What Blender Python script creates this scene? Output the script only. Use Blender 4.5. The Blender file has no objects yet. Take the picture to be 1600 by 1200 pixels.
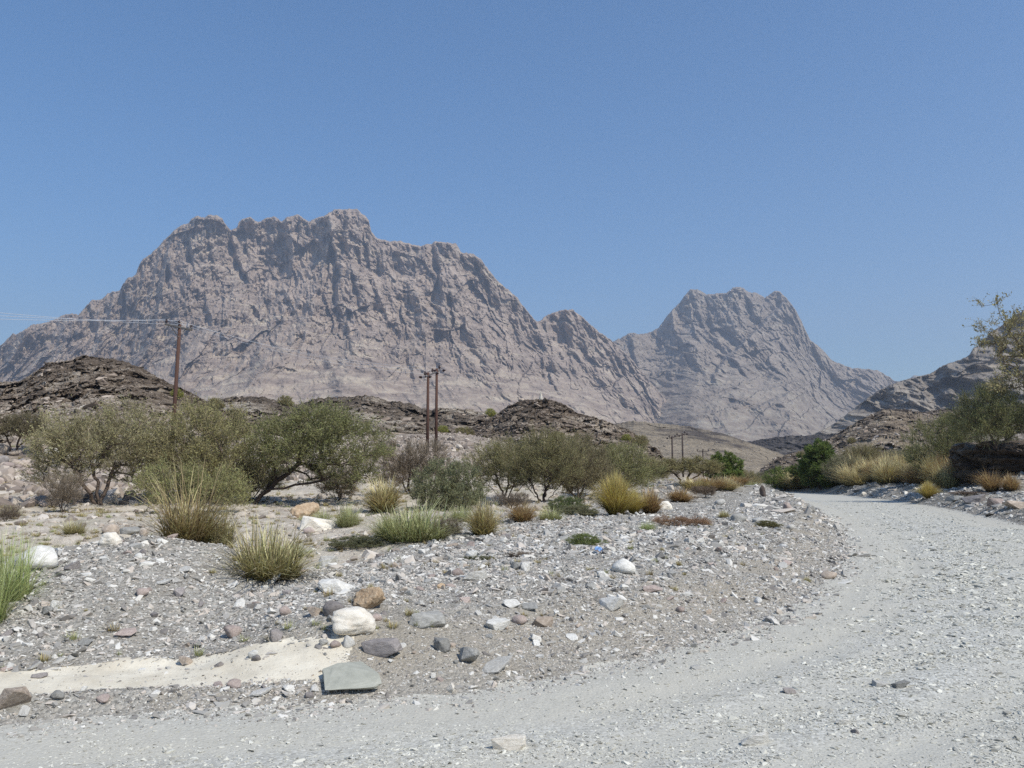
import bpy, bmesh, math, random
import numpy as np
from mathutils import Vector, Matrix, Euler

R = math.radians
scene = bpy.context.scene
COL = scene.collection

# ------------------------------------------------------------------ camera, light, exposure
F_PX = 1331.0          # focal length in pixels of the 1600 px wide photograph
PITCH = math.atan(145.0 / F_PX)
CAM_H = 1.6
cam_d = bpy.data.cameras.new('camera')
cam_d.sensor_width = 36.0
cam_d.lens = 36.0 * F_PX / 1600.0
cam_d.clip_start = 0.1
cam_d.clip_end = 40000.0
cam = bpy.data.objects.new('camera', cam_d)
cam.location = (0, 0, CAM_H)
cam.rotation_euler = (math.pi / 2 + PITCH, 0, 0)
COL.objects.link(cam)
scene.camera = cam

SUN_EL, SUN_AZ = R(49), R(132)      # azimuth clockwise from +Y (the view direction)
world = bpy.data.worlds.new('World')
scene.world = world
world.use_nodes = True
wn = world.node_tree
wn.nodes.clear()
w_out = wn.nodes.new('ShaderNodeOutputWorld')
w_bg = wn.nodes.new('ShaderNodeBackground')
w_sky = wn.nodes.new('ShaderNodeTexSky')
w_sky.sky_type = 'NISHITA'
w_sky.sun_disc = False
w_sky.sun_elevation = SUN_EL
w_sky.sun_rotation = SUN_AZ
w_sky.altitude = 300
w_sky.air_density = 1.0
w_sky.dust_density = 0.35
w_sky.ozone_density = 2.6
w_bg.inputs['Strength'].default_value = 0.115
w_hs = wn.nodes.new('ShaderNodeHueSaturation')
w_hs.inputs['Saturation'].default_value = 1.3
wn.links.new(w_sky.outputs[0], w_hs.inputs['Color'])
wn.links.new(w_hs.outputs[0], w_bg.inputs['Color'])
wn.links.new(w_bg.outputs[0], w_out.inputs['Surface'])

sun_d = bpy.data.lights.new('sun', 'SUN')
sun_d.energy = 4.2
sun_d.angle = R(0.53)
sun_d.color = (1.0, 0.95, 0.865)
sun = bpy.data.objects.new('sun', sun_d)
to_sun = Vector((math.cos(SUN_EL) * math.sin(SUN_AZ), math.cos(SUN_EL) * math.cos(SUN_AZ), math.sin(SUN_EL)))
sun.rotation_euler = to_sun.to_track_quat('Z', 'Y').to_euler()
sun.location = (60, -30, 90)
COL.objects.link(sun)

scene.view_settings.view_transform = 'Standard'
scene.view_settings.look = 'None'
scene.view_settings.exposure = 0.38
scene.view_settings.gamma = 1.0
scene.view_settings.use_curve_mapping = False
cy = scene.cycles
cy.max_bounces = 5
cy.diffuse_bounces = 3
cy.glossy_bounces = 1
cy.transmission_bounces = 2
cy.volume_bounces = 0
cy.use_denoising = False
cy.caustics_reflective = False
cy.caustics_refractive = False
cy.use_adaptive_sampling = False

# ------------------------------------------------------------------ numpy noise
_rs = np.random.RandomState(7)
_perm = _rs.permutation(256).astype(np.int64)
_perm = np.concatenate([_perm, _perm])
_grad = _rs.normal(size=(256, 3))
_grad /= np.linalg.norm(_grad, axis=1)[:, None]


def perlin(x, y, z=0.0):
    x = np.asarray(x, float)
    y = np.asarray(y, float) + 0 * x
    z = np.asarray(z, float) + 0 * x
    xi, yi, zi = np.floor(x).astype(np.int64), np.floor(y).astype(np.int64), np.floor(z).astype(np.int64)
    xf, yf, zf = x - xi, y - yi, z - zi
    xi &= 255; yi &= 255; zi &= 255
    u = xf * xf * xf * (xf * (xf * 6 - 15) + 10)
    v = yf * yf * yf * (yf * (yf * 6 - 15) + 10)
    w = zf * zf * zf * (zf * (zf * 6 - 15) + 10)

    def g(dx, dy, dz):
        h = _perm[_perm[_perm[(xi + dx) & 255] + ((yi + dy) & 255)] + ((zi + dz) & 255)]
        q = _grad[h]
        return q[..., 0] * (xf - dx) + q[..., 1] * (yf - dy) + q[..., 2] * (zf - dz)
    a = g(0, 0, 0) * (1 - u) + g(1, 0, 0) * u
    b = g(0, 1, 0) * (1 - u) + g(1, 1, 0) * u
    c = g(0, 0, 1) * (1 - u) + g(1, 0, 1) * u
    d = g(0, 1, 1) * (1 - u) + g(1, 1, 1) * u
    return ((a * (1 - v) + b * v) * (1 - w) + (c * (1 - v) + d * v) * w) * 1.6


def fbm(x, y, z=0.0, octv=4, gain=0.5):
    t, a, f = 0, 1.0, 1.0
    for i in range(octv):
        t = t + a * perlin(x * f + 17.3 * i, y * f + 5.1 * i, z * f)
        a *= gain
        f *= 2.03
    return t


def ridged(x, y, z=0.0, octv=4, gain=0.5):
    t, a, f = 0, 1.0, 1.0
    for i in range(octv):
        t = t + a * (1 - 2 * np.abs(perlin(x * f + 11.7 * i, y * f + 3.9 * i, z * f)))
        a *= gain
        f *= 2.03
    return t


def facets(x, y, seed=0, tilt=1.0):
    """broken-rock noise: every cell is its own tilted flat face"""
    x = np.asarray(x, float); y = np.asarray(y, float)
    xi, yi = np.floor(x).astype(np.int64), np.floor(y).astype(np.int64)
    best = np.full(x.shape, 1e9); val = np.zeros(x.shape)
    for dx in (-1, 0, 1):
        for dy in (-1, 0, 1):
            cx_, cy_ = xi + dx, yi + dy
            h = _perm[(_perm[(cx_ + seed * 37) & 255] + cy_) & 255]
            h2 = _perm[h + 1]; h3 = _perm[h2 + 1]; h4 = _perm[h3 + 1]; h5 = _perm[h4 + 1]
            fx_, fy_ = cx_ + h / 255.0, cy_ + h2 / 255.0
            d = (x - fx_) ** 2 + (y - fy_) ** 2
            v = (h3 / 127.5 - 1) * 0.5 + tilt * ((x - fx_) * (h4 / 127.5 - 1) + (y - fy_) * (h5 / 127.5 - 1))
            m = d < best
            best = np.where(m, d, best); val = np.where(m, v, val)
    return val


def sstep(a, b, x):
    t = np.clip((x - a) / (b - a), 0, 1)
    return t * t * (3 - 2 * t)


CA, SA = math.cos(PITCH), math.sin(PITCH)


def ray(px, py):
    """direction (x/y, z/y) seen at a point of the photograph, per metre of depth"""
    u = (np.asarray(px, float) - 800) / F_PX
    v = (600 - np.asarray(py, float)) / F_PX
    dy = CA - v * SA
    return u / dy, (SA + v * CA) / dy


# ------------------------------------------------------------------ material helpers
class NT:
    def __init__(self, name):
        self.m = bpy.data.materials.new(name)
        self.m.use_nodes = True
        self.t = self.m.node_tree
        self.t.nodes.clear()
        self.out = self.n('ShaderNodeOutputMaterial')

    def n(self, typ, **kw):
        o = self.t.nodes.new(typ)
        for k, v in kw.items():
            setattr(o, k, v)
        return o

    def put(self, sock, v):
        if hasattr(v, 'links') or isinstance(v, bpy.types.NodeSocket):
            self.t.links.new(v, sock)
        elif v is not None:
            sock.default_value = v if not (isinstance(v, tuple) and len(v) == 3 and sock.type == 'RGBA') else (*v, 1)

    def pos(self, scale=(1, 1, 1), rot=(0, 0, 0), src='Position'):
        if src == 'Position':
            s = self.n('ShaderNodeNewGeometry').outputs['Position']
        else:
            s = self.n('ShaderNodeTexCoord').outputs['Object']
        mp = self.n('ShaderNodeMapping')
        self.put(mp.inputs['Vector'], s)
        mp.inputs['Scale'].default_value = scale
        mp.inputs['Rotation'].default_value = rot
        return mp.outputs[0]

    def noise(self, vec, scale, detail=4, rough=0.55, dist=0.0):
        o = self.n('ShaderNodeTexNoise')
        self.put(o.inputs['Vector'], vec)
        o.inputs['Scale'].default_value = scale
        o.inputs['Detail'].default_value = detail
        o.inputs['Roughness'].default_value = rough
        o.inputs['Distortion'].default_value = dist
        return o.outputs['Fac']

    def voro(self, vec, scale, feature='F1', out='Distance', rnd=1.0):
        o = self.n('ShaderNodeTexVoronoi', feature=feature)
        self.put(o.inputs['Vector'], vec)
        o.inputs['Scale'].default_value = scale
        o.inputs['Randomness'].default_value = rnd
        return o.outputs[out]

    def ramp(self, fac, stops, interp='LINEAR'):
        o = self.n('ShaderNodeValToRGB')
        cr = o.color_ramp
        cr.interpolation = interp
        while len(cr.elements) < len(stops):
            cr.elements.new(0.5)
        for e, (p, c) in zip(cr.elements, stops):
            e.position = p
            e.color = (*c, 1) if len(c) == 3 else c
        self.put(o.inputs[0], fac)
        return o.outputs[0]

    def mix(self, fac, a, b, mode='MIX'):
        o = self.n('ShaderNodeMix', data_type='RGBA', blend_type=mode)
        self.put(o.inputs[0], fac)
        self.put(o.inputs[6], a)
        self.put(o.inputs[7], b)
        return o.outputs[2]

    def math(self, op, a, b=None, c=None):
        o = self.n('ShaderNodeMath', operation=op)
        self.put(o.inputs[0], a)
        if b is not None:
            self.put(o.inputs[1], b)
        if c is not None:
            self.put(o.inputs[2], c)
        return o.outputs[0]

    def attr(self, name, out='Fac'):
        o = self.n('ShaderNodeAttribute')
        o.attribute_name = name
        return o.outputs[out]

    def bump(self, h, strength=0.5, dist=0.1, normal=None):
        o = self.n('ShaderNodeBump')
        o.inputs['Strength'].default_value = strength
        o.inputs['Distance'].default_value = dist
        self.put(o.inputs['Height'], h)
        if normal is not None:
            self.put(o.inputs['Normal'], normal)
        return o.outputs[0]

    def finish(self, color, rough=0.9, normal=None, spec=0.15, metal=0.0, transl=0.0):
        b = self.n('ShaderNodeBsdfPrincipled')
        self.put(b.inputs['Base Color'], color)
        self.put(b.inputs['Roughness'], rough)
        b.inputs['Specular IOR Level'].default_value = spec
        b.inputs['Metallic'].default_value = metal
        if normal is not None:
            self.put(b.inputs['Normal'], normal)
        sh = b.outputs[0]
        if transl > 0:
            tr = self.n('ShaderNodeBsdfTranslucent')
            self.put(tr.inputs['Color'], color)
            ms = self.n('ShaderNodeMixShader')
            ms.inputs[0].default_value = transl
            self.put(ms.inputs[1], sh)
            self.put(ms.inputs[2], tr.outputs[0])
            sh = ms.outputs[0]
        self.t.links.new(sh, self.out.inputs['Surface'])
        return self.m


def tint(c, k):
    return tuple(min(1, x * k) for x in c)


# ground: gravelly soil, gravel bank, pale wadi silt (masks are attributes of the terrain mesh)
def mat_ground():
    t = NT('wadi_ground')
    p = t.pos()
    big = t.noise(p, 0.35, 5, 0.6)
    mid = t.noise(p, 2.2, 5, 0.6)
    fine = t.noise(p, 28, 4, 0.65)
    cell = t.voro(p, 34, out='Color')
    cd = t.voro(p, 34)
    gravel = t.ramp(cell, [(0.0, (0.16, 0.155, 0.135)), (0.35, (0.29, 0.28, 0.25)), (0.6, (0.37, 0.36, 0.32)), (0.85, (0.44, 0.41, 0.355)), (1.0, (0.62, 0.59, 0.52))])
    gravel = t.mix(t.ramp(mid, [(0.35, (0, 0, 0)), (0.75, (1, 1, 1))]), gravel, (0.27, 0.25, 0.215))
    flat = t.ramp(mid, [(0.25, (0.38, 0.33, 0.26)), (0.5, (0.56, 0.50, 0.41)), (0.75, (0.70, 0.64, 0.54))])
    flat = t.mix(t.ramp(big, [(0.48, (0, 0, 0)), (0.75, (0.7, 0.7, 0.7))]), flat, (0.36, 0.335, 0.24))
    flat = t.mix(t.ramp(fine, [(0.4, (0, 0, 0)), (0.8, (0.6, 0.6, 0.6))]), flat, (0.22, 0.19, 0.16))
    slope = t.ramp(t.noise(p, 0.8, 6, 0.7), [(0.3, (0.10, 0.08, 0.065)), (0.5, (0.30, 0.25, 0.20)), (0.7, (0.46, 0.40, 0.33))])
    col = t.mix(t.attr('gravel'), flat, gravel)
    col = t.mix(t.attr('slope'), col, slope)
    damp = t.ramp(t.noise(p, 0.9, 3, 0.5), [(0.5, (0, 0, 0)), (0.75, (0.45, 0.45, 0.45))])
    col = t.mix(damp, col, (0.24, 0.215, 0.17))
    col = t.mix(t.attr('face'), col, (0.33, 0.295, 0.235))
    h = t.math('ADD', t.math('MULTIPLY', fine, 0.5), t.math('MULTIPLY', cd, -0.6))
    h = t.math('ADD', h, t.math('MULTIPLY', t.noise(p, 7, 5, 0.6), 1.5))
    return t.finish(col, 0.95, t.bump(h, 0.8, 0.03), 0.1)


def mat_road():
    t = NT('road_gravel_surface')
    p = t.pos()
    cell = t.voro(p, 45, out='Color')
    cd = t.voro(p, 45)
    big = t.noise(t.pos((0.25, 1, 1), (0, 0, R(-18))), 1.1, 4, 0.55)
    fine = t.noise(p, 60, 3, 0.6)
    grav = t.ramp(cell, [(0.0, (0.22, 0.215, 0.195)), (0.4, (0.41, 0.405, 0.365)), (0.75, (0.53, 0.525, 0.475)), (1.0, (0.74, 0.73, 0.67))])
    dust = t.mix(fine, (0.37, 0.355, 0.30), (0.55, 0.54, 0.48))
    tr = t.math('MULTIPLY_ADD', big, 0.5, t.math('MULTIPLY', t.attr('track'), 0.6))
    col = t.mix(t.ramp(tr, [(0.35, (0.05, 0.05, 0.05)), (0.7, (0.95, 0.95, 0.95))]), grav, dust)
    edge = t.mix(fine, (0.40, 0.38, 0.32), (0.52, 0.50, 0.43))
    col = t.mix(t.attr('edge'), col, edge)
    h = t.math('ADD', t.math('MULTIPLY', fine, 0.5), t.math('MULTIPLY', cd, -0.7))
    return t.finish(col, 0.95, t.bump(h, 0.45, 0.012), 0.1)


def mat_silt():
    t = NT('pale_silt')
    p = t.pos()
    a = t.noise(p, 3, 4, 0.6)
    f = t.noise(p, 50, 3, 0.6)
    col = t.ramp(a, [(0.3, (0.52, 0.47, 0.37)), (0.7, (0.72, 0.67, 0.55))])
    col = t.mix(t.ramp(f, [(0.55, (0, 0, 0)), (0.75, (0.4, 0.4, 0.4))]), col, (0.34, 0.30, 0.24))
    return t.finish(col, 0.95, t.bump(t.math('ADD', f, t.noise(p, 9, 3, 0.5)), 0.4, 0.015), 0.1)


def mat_rock(name, dark, mid, light, scale=3.0, bump=0.03):
    t = NT(name)
    p = t.pos(src='Object')
    n1 = t.noise(p, scale, 6, 0.65, 0.4)
    n2 = t.noise(t.pos((1, 1, 5), (0.3, 0.4, 0), 'Object'), scale * 1.5, 4, 0.6)
    f = t.noise(p, scale * 10, 4, 0.75)
    info = t.n('ShaderNodeObjectInfo').outputs['Random']
    col = t.ramp(t.math('MULTIPLY_ADD', n2, 0.4, t.math('MULTIPLY', n1, 0.6)), [(0.32, dark), (0.5, mid), (0.66, light)])
    col = t.mix(t.ramp(f, [(0.5, (0, 0, 0)), (0.8, (0.5, 0.5, 0.5))]), col, tint(dark, 0.8))
    k = t.math('MULTIPLY_ADD', info, 0.5, 0.75)
    mx = t.n('ShaderNodeMix', data_type='RGBA', blend_type='MULTIPLY')
    mx.inputs[0].default_value = 1
    t.put(mx.inputs[6], col)
    cmb = t.n('ShaderNodeCombineColor')
    for i in range(3):
        t.put(cmb.inputs[i], k)
    t.put(mx.inputs[7], cmb.outputs[0])
    h = t.math('ADD', n1, t.math('MULTIPLY', f, 0.35))
    return t.finish(mx.outputs[2], 0.9, t.bump(h, 0.5, bump * 0.9), 0.15)


def mat_gravel_bits(name, stops, dust=0.3):
    t = NT(name)
    info = t.n('ShaderNodeObjectInfo').outputs['Random']
    col = t.ramp(info, stops)
    n = t.noise(t.pos(), 60, 3, 0.6)
    col = t.mix(t.math('MULTIPLY', n, dust), col, (0.30, 0.28, 0.25))
    return t.finish(col, 0.9, None, 0.15)


def mat_mountain(name, dark, mid, light, pale, sc=1.0, shear=0.25):
    t = NT(name)
    p = t.pos((1, 1, 1))
    pv = t.pos((1, 1, 0.3), (0, R(-14), 0))
    ps = t.pos((0.35, 0.35, 1.6), (0, R(22), 0))
    n1 = t.noise(p, 0.004 * sc, 8, 0.62, 0.3)
    n2 = t.noise(pv, 0.018 * sc, 7, 0.68, 0.5)
    n3 = t.noise(ps, 0.03 * sc, 6, 0.7, 0.6)
    n4 = t.noise(p, 0.09 * sc, 5, 0.75)
    col = t.ramp(n2, [(0.34, dark), (0.47, mid), (0.62, light)])
    c2 = t.ramp(n3, [(0.36, dark), (0.5, mid), (0.64, pale)])
    col = t.mix(t.ramp(n1, [(0.40, (0, 0, 0)), (0.62, (1, 1, 1))]), col, c2)
    sep = t.n('ShaderNodeSeparateXYZ')
    t.put(sep.inputs[0], t.pos())
    low = t.n('ShaderNodeMapRange')
    low.inputs['From Min'].default_value = 420
    low.inputs['From Max'].default_value = 120
    t.put(low.inputs['Value'], t.math('MULTIPLY_ADD', n1, 350, t.math('SUBTRACT', sep.outputs[2], 150)))
    lowc = t.ramp(t.math('MULTIPLY_ADD', n3, 0.6, t.math('MULTIPLY', n4, 0.4)), [(0.36, dark), (0.48, mid), (0.6, pale)])
    col = t.mix(low.outputs[0], col, lowc)
    col = t.mix(t.ramp(n4, [(0.42, (0, 0, 0)), (0.75, (0.75, 0.75, 0.75))]), col, dark)
    h = t.math('MULTIPLY_ADD', n2, 1.6, t.math('MULTIPLY_ADD', n3, 0.7, t.math('MULTIPLY', n4, 0.75)))
    return t.finish(col, 0.95, t.bump(h, 0.7, 8 / sc), 0.05)


def mat_hill(name, dark, mid, pale, bias=0.0, dip=18, sc=1.0):
    t = NT(name)
    p = t.pos()
    ps = t.pos((0.28, 0.28, 1.7), (0, R(dip), 0))
    n1 = t.noise(p, 0.06 * sc, 6, 0.65, 0.3)
    n2 = t.noise(ps, 0.5 * sc, 7, 0.72, 0.8)
    n3 = t.noise(p, 1.6 * sc, 5, 0.7)
    top = t.attr('crest')
    v = t.math('MULTIPLY_ADD', n2, 0.55, t.math('MULTIPLY', n1, 0.45))
    v = t.math('SUBTRACT', v, t.math('MULTIPLY', top, 0.10))
    v = t.math('ADD', v, bias)
    col = t.ramp(v, [(0.42, dark), (0.50, mid), (0.58, pale)])
    col = t.mix(t.ramp(n3, [(0.45, (0, 0, 0)), (0.72, (0.7, 0.7, 0.7))]), col, tint(dark, 0.9))
    h = t.math('MULTIPLY_ADD', n2, 1.4, t.math('MULTIPLY', n3, 0.5))
    return t.finish(col, 0.95, t.bump(h, 1.0, 0.8 / sc), 0.08)


def mat_leaf(name, transl=0.25):
    t = NT(name)
    oc = t.n('ShaderNodeObjectInfo').outputs['Color']
    v = t.attr('shade')
    n = t.noise(t.pos(src='Object'), 5.0, 3, 0.6)
    hs = t.n('ShaderNodeHueSaturation')
    t.put(hs.inputs['Color'], oc)
    t.put(hs.inputs['Hue'], t.math('MULTIPLY_ADD', v, 0.05, 0.475))
    t.put(hs.inputs['Value'], t.math('MULTIPLY_ADD', v, 0.7, t.math('MULTIPLY_ADD', n, 0.6, 0.35)))
    return t.finish(hs.outputs[0], 0.75, None, 0.2, 0, transl)


def mat_bark(name, c):
    t = NT(name)
    n = t.noise(t.pos((1, 1, 0.25), (0, 0, 0), 'Object'), 30, 4, 0.6)
    return t.finish(t.mix(n, tint(c, 0.55), tint(c, 1.4)), 0.9, None, 0.1)


def mat_grass(name, base, mid, tip):
    t = NT(name)
    v = t.attr('shade')
    a = t.attr('along')
    col = t.ramp(a, [(0.0, base), (0.45, mid), (1.0, tip)])
    hs = t.n('ShaderNodeHueSaturation')
    t.put(hs.inputs['Color'], col)
    t.put(hs.inputs['Hue'], t.math('MULTIPLY_ADD', v, 0.05, 0.48))
    t.put(hs.inputs['Value'], t.math('MULTIPLY_ADD', v, 0.8, 0.6))
    return t.finish(hs.outputs[0], 0.7, None, 0.25, 0, 0.2)


def mat_plain(name, c, rough=0.6, metal=0.0, nz=0.25, scale=8):
    t = NT(name)
    n = t.noise(t.pos((1, 1, 0.2), (0, 0, 0), 'Object'), scale, 4, 0.6)
    return t.finish(t.mix(n, tint(c, 1 - nz), tint(c, 1 + nz)), rough, None, 0.3, metal)


M = {}
M['ground'] = mat_ground()
M['road'] = mat_road()
M['silt'] = mat_silt()
M['grey'] = mat_rock('grey_stone', (0.18, 0.175, 0.16), (0.31, 0.305, 0.28), (0.43, 0.42, 0.385))
M['pink'] = mat_rock('pinkish_stone', (0.24, 0.185, 0.17), (0.40, 0.33, 0.29), (0.52, 0.45, 0.39))
M['pale'] = mat_rock('pale_stone', (0.38, 0.365, 0.33), (0.58, 0.565, 0.515), (0.74, 0.725, 0.67))
M['cream'] = mat_rock('cream_limestone', (0.55, 0.49, 0.40), (0.74, 0.69, 0.59), (0.82, 0.79, 0.71), 2.2, 0.05)
M['purple'] = mat_rock('purple_grey_stone', (0.16, 0.145, 0.135), (0.28, 0.255, 0.24), (0.38, 0.35, 0.325))
M['orange'] = mat_rock('orange_stone', (0.26, 0.175, 0.11), (0.44, 0.325, 0.21), (0.60, 0.50, 0.36), 6)
M['green'] = mat_rock('greenish_slab', (0.32, 0.325, 0.275), (0.42, 0.425, 0.36), (0.50, 0.50, 0.43), 1.5, 0.01)
M['dark'] = mat_rock('dark_brown_rock', (0.055, 0.042, 0.036), (0.11, 0.088, 0.075), (0.20, 0.165, 0.14))
M['tan'] = mat_rock('tan_rock', (0.25, 0.20, 0.16), (0.42, 0.35, 0.28), (0.55, 0.48, 0.40))
M['bits'] = mat_gravel_bits('bank_gravel_bits', [(0.0, (0.18, 0.165, 0.15)), (0.25, (0.30, 0.29, 0.265)), (0.5, (0.43, 0.42, 0.385)), (0.7, (0.52, 0.455, 0.385)), (0.85, (0.63, 0.615, 0.565)), (1.0, (0.70, 0.68, 0.62))], 0.2)
M['roadbits'] = mat_gravel_bits('road_gravel_bits', [(0.0, (0.28, 0.27, 0.235)), (0.3, (0.45, 0.44, 0.38)), (0.7, (0.57, 0.56, 0.49)), (1.0, (0.67, 0.66, 0.58))], 0.1)
M['flatbits'] = mat_gravel_bits('wadi_floor_bits', [(0.0, (0.17, 0.14, 0.12)), (0.3, (0.32, 0.27, 0.22)), (0.6, (0.46, 0.40, 0.33)), (1.0, (0.66, 0.60, 0.52))])
M['hillbits'] = mat_gravel_bits('dark_hill_rubble', [(0.0, (0.085, 0.068, 0.053)), (0.5, (0.165, 0.135, 0.105)), (0.8, (0.24, 0.19, 0.15)), (1.0, (0.44, 0.37, 0.30))], 0.0)
M['slopebits'] = mat_gravel_bits('pale_slope_rubble', [(0.0, (0.10, 0.08, 0.07)), (0.35, (0.26, 0.21, 0.175)), (0.7, (0.42, 0.35, 0.29)), (1.0, (0.58, 0.52, 0.44))])
M['mount'] = mat_mountain('limestone_cliffs', (0.18, 0.14, 0.113), (0.345, 0.275, 0.222), (0.485, 0.393, 0.315), (0.60, 0.515, 0.385))
M['mount2'] = mat_mountain('far_limestone_peak', (0.145, 0.12, 0.098), (0.285, 0.235, 0.19), (0.41, 0.345, 0.275), (0.45, 0.405, 0.32))
M['mount3'] = mat_mountain('right_flank', (0.11, 0.097, 0.083), (0.23, 0.20, 0.17), (0.35, 0.305, 0.255), (0.43, 0.385, 0.315), 2.2)
M['hill'] = mat_hill('dark_banded_hill', (0.105, 0.080, 0.058), (0.21, 0.165, 0.122), (0.50, 0.43, 0.34), 0.07, 16)
M['hillB'] = mat_hill('dark_banded_ridge', (0.105, 0.084, 0.063), (0.21, 0.17, 0.13), (0.52, 0.46, 0.37), 0.05, 4)
M['hilltan'] = mat_hill('tan_far_hill', (0.10, 0.085, 0.075), (0.27, 0.225, 0.165), (0.34, 0.285, 0.21), 0.09, 8, 0.3)
M['hillgrey'] = mat_hill('grey_banded_slope', (0.07, 0.063, 0.06), (0.15, 0.135, 0.12), (0.26, 0.235, 0.20), 0.0, -10, 0.3)
M['hillright'] = mat_hill('brown_banded_slope', (0.075, 0.06, 0.048), (0.22, 0.175, 0.128), (0.36, 0.295, 0.21), 0.05, -16, 0.6)
M['leaf'] = mat_leaf('shrub_leaves', 0.35)
def mat_twig():
    t = NT('twigs')
    oc = t.n('ShaderNodeObjectInfo').outputs['Color']
    c = t.mix(0.5, oc, (0.20, 0.165, 0.13))
    hs = t.n('ShaderNodeHueSaturation')
    t.put(hs.inputs['Color'], c)
    t.put(hs.inputs['Value'], t.math('MULTIPLY_ADD', t.attr('shade'), 0.7, 0.6))
    return t.finish(hs.outputs[0], 0.85, None, 0.1)


M['twig'] = mat_twig()
M['bark'] = mat_bark('grey_brown_bark', (0.13, 0.10, 0.08))
M['darkbark'] = mat_bark('dark_bark', (0.065, 0.048, 0.04))
M['straw'] = mat_grass('straw_grass', (0.16, 0.13, 0.05), (0.42, 0.34, 0.16), (0.62, 0.52, 0.31))
M['gold'] = mat_grass('golden_grass', (0.17, 0.12, 0.03), (0.46, 0.35, 0.10), (0.62, 0.50, 0.22))
M['olive'] = mat_grass('olive_straw_grass', (0.14, 0.10, 0.045), (0.31, 0.235, 0.105), (0.54, 0.44, 0.26))
M['palestraw'] = mat_grass('pale_straw_grass', (0.19, 0.155, 0.07), (0.40, 0.345, 0.17), (0.60, 0.53, 0.32))
M['lime'] = mat_grass('light_green_grass', (0.20, 0.20, 0.08), (0.38, 0.38, 0.17), (0.55, 0.53, 0.30))
M['fresh'] = mat_grass('fresh_green_grass', (0.18, 0.20, 0.07), (0.36, 0.40, 0.15), (0.55, 0.57, 0.30))
M['rust'] = mat_grass('rusty_dry_grass', (0.16, 0.10, 0.05), (0.38, 0.25, 0.12), (0.52, 0.38, 0.22))
M['pole'] = mat_plain('reddish_creosoted_wood', (0.085, 0.045, 0.033), 0.85)
M['poledark'] = mat_plain('dark_wood', (0.055, 0.04, 0.036), 0.8)
M['steel'] = mat_plain('weathered_steel', (0.12, 0.115, 0.11), 0.6, 0.3)
M['insul'] = mat_plain('brown_porcelain', (0.035, 0.02, 0.02), 0.25)
M['wire'] = mat_plain('bare_aluminium_wire', (0.62, 0.64, 0.67), 0.35, 0.3, 0.05)
M['blue'] = mat_plain('blue_plastic', (0.22, 0.38, 0.66), 0.45, 0, 0.15)
M['bluff'] = mat_hill('dark_layered_bluff', (0.065, 0.05, 0.04), (0.14, 0.112, 0.088), (0.30, 0.25, 0.195), 0.0, -12, 2.2)

# ------------------------------------------------------------------ object helpers


def tag(o, label=None, cat=None, group=None, kind=None):
    if label: o['label'] = label
    if cat: o['category'] = cat
    if group: o['group'] = group
    if kind: o['kind'] = kind
    return o


def mesh_np(name, verts, faces, mat=None, smooth=False, attrs=None):
    """faces: (n,3) or (n,4) int array, or list of such arrays"""
    me = bpy.data.meshes.new(name)
    verts = np.asarray(verts, np.float32)
    fl = faces if isinstance(faces, list) else [faces]
    loops = np.concatenate([f.reshape(-1) for f in fl]).astype(np.int32)
    tot = np.concatenate([np.full(len(f), f.shape[1], np.int32) for f in fl])
    start = np.concatenate([[0], np.cumsum(tot)[:-1]]).astype(np.int32)
    me.vertices.add(len(verts))
    me.vertices.foreach_set('co', verts.reshape(-1))
    me.loops.add(len(loops))
    me.loops.foreach_set('vertex_index', loops)
    me.polygons.add(len(tot))
    me.polygons.foreach_set('loop_start', start)
    me.polygons.foreach_set('loop_total', tot)
    me.polygons.foreach_set('use_smooth', np.full(len(tot), smooth, bool))
    me.update(calc_edges=True)
    me.validate()
    for k, v in (attrs or {}).items():
        a = me.attributes.new(k, 'FLOAT', 'POINT')
        a.data.foreach_set('value', np.asarray(v, np.float32))
    if mat is not None:
        me.materials.append(mat)
    return me


def link(name, me, parent=None, loc=None):
    o = bpy.data.objects.new(name, me)
    if loc is not None: o.location = loc
    if parent is not None: o.parent = parent
    COL.objects.link(o)
    return o


def empty(name, loc, rz=0):
    o = bpy.data.objects.new(name, None)
    o.empty_display_size = 0.2
    o.location = loc
    o.rotation_euler = (0, 0, rz)
    COL.objects.link(o)
    return o


def grid_faces(nr, nc):
    i = np.arange((nr - 1) * (nc - 1))
    r, c = i // (nc - 1), i % (nc - 1)
    a = r * nc + c
    return np.stack([a, a + 1, a + nc + 1, a + nc], 1)


# ------------------------------------------------------------------ road outline (metres, z = 0)
left_edge_px = [(0, 1130), (250, 1112), (500, 1102), (700, 1086), (820, 1066), (950, 1038), (1060, 1014), (1150, 988), (1250, 938),
                (1310, 890), (1324, 865), (1320, 835), (1290, 806), (1262, 790), (1225, 777), (1195, 770), (1160, 766.5)]
right_edge_px = [(1215, 766.5), (1262, 769.5), (1330, 775), (1400, 783), (1480, 796), (1600, 822)]


def flat_pt(px, py):
    a, b = ray(px, py)
    D = -CAM_H / b
    return (float(a * D), float(D))


road_poly = [(-60, 1.5), (-14, 4.6)] + [flat_pt(*p) for p in left_edge_px] + [flat_pt(*p) for p in right_edge_px] + \
            [(19, 20), (20, 8), (19, -8), (-10, -12), (-60, -12)]
RP = np.array(road_poly)


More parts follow.
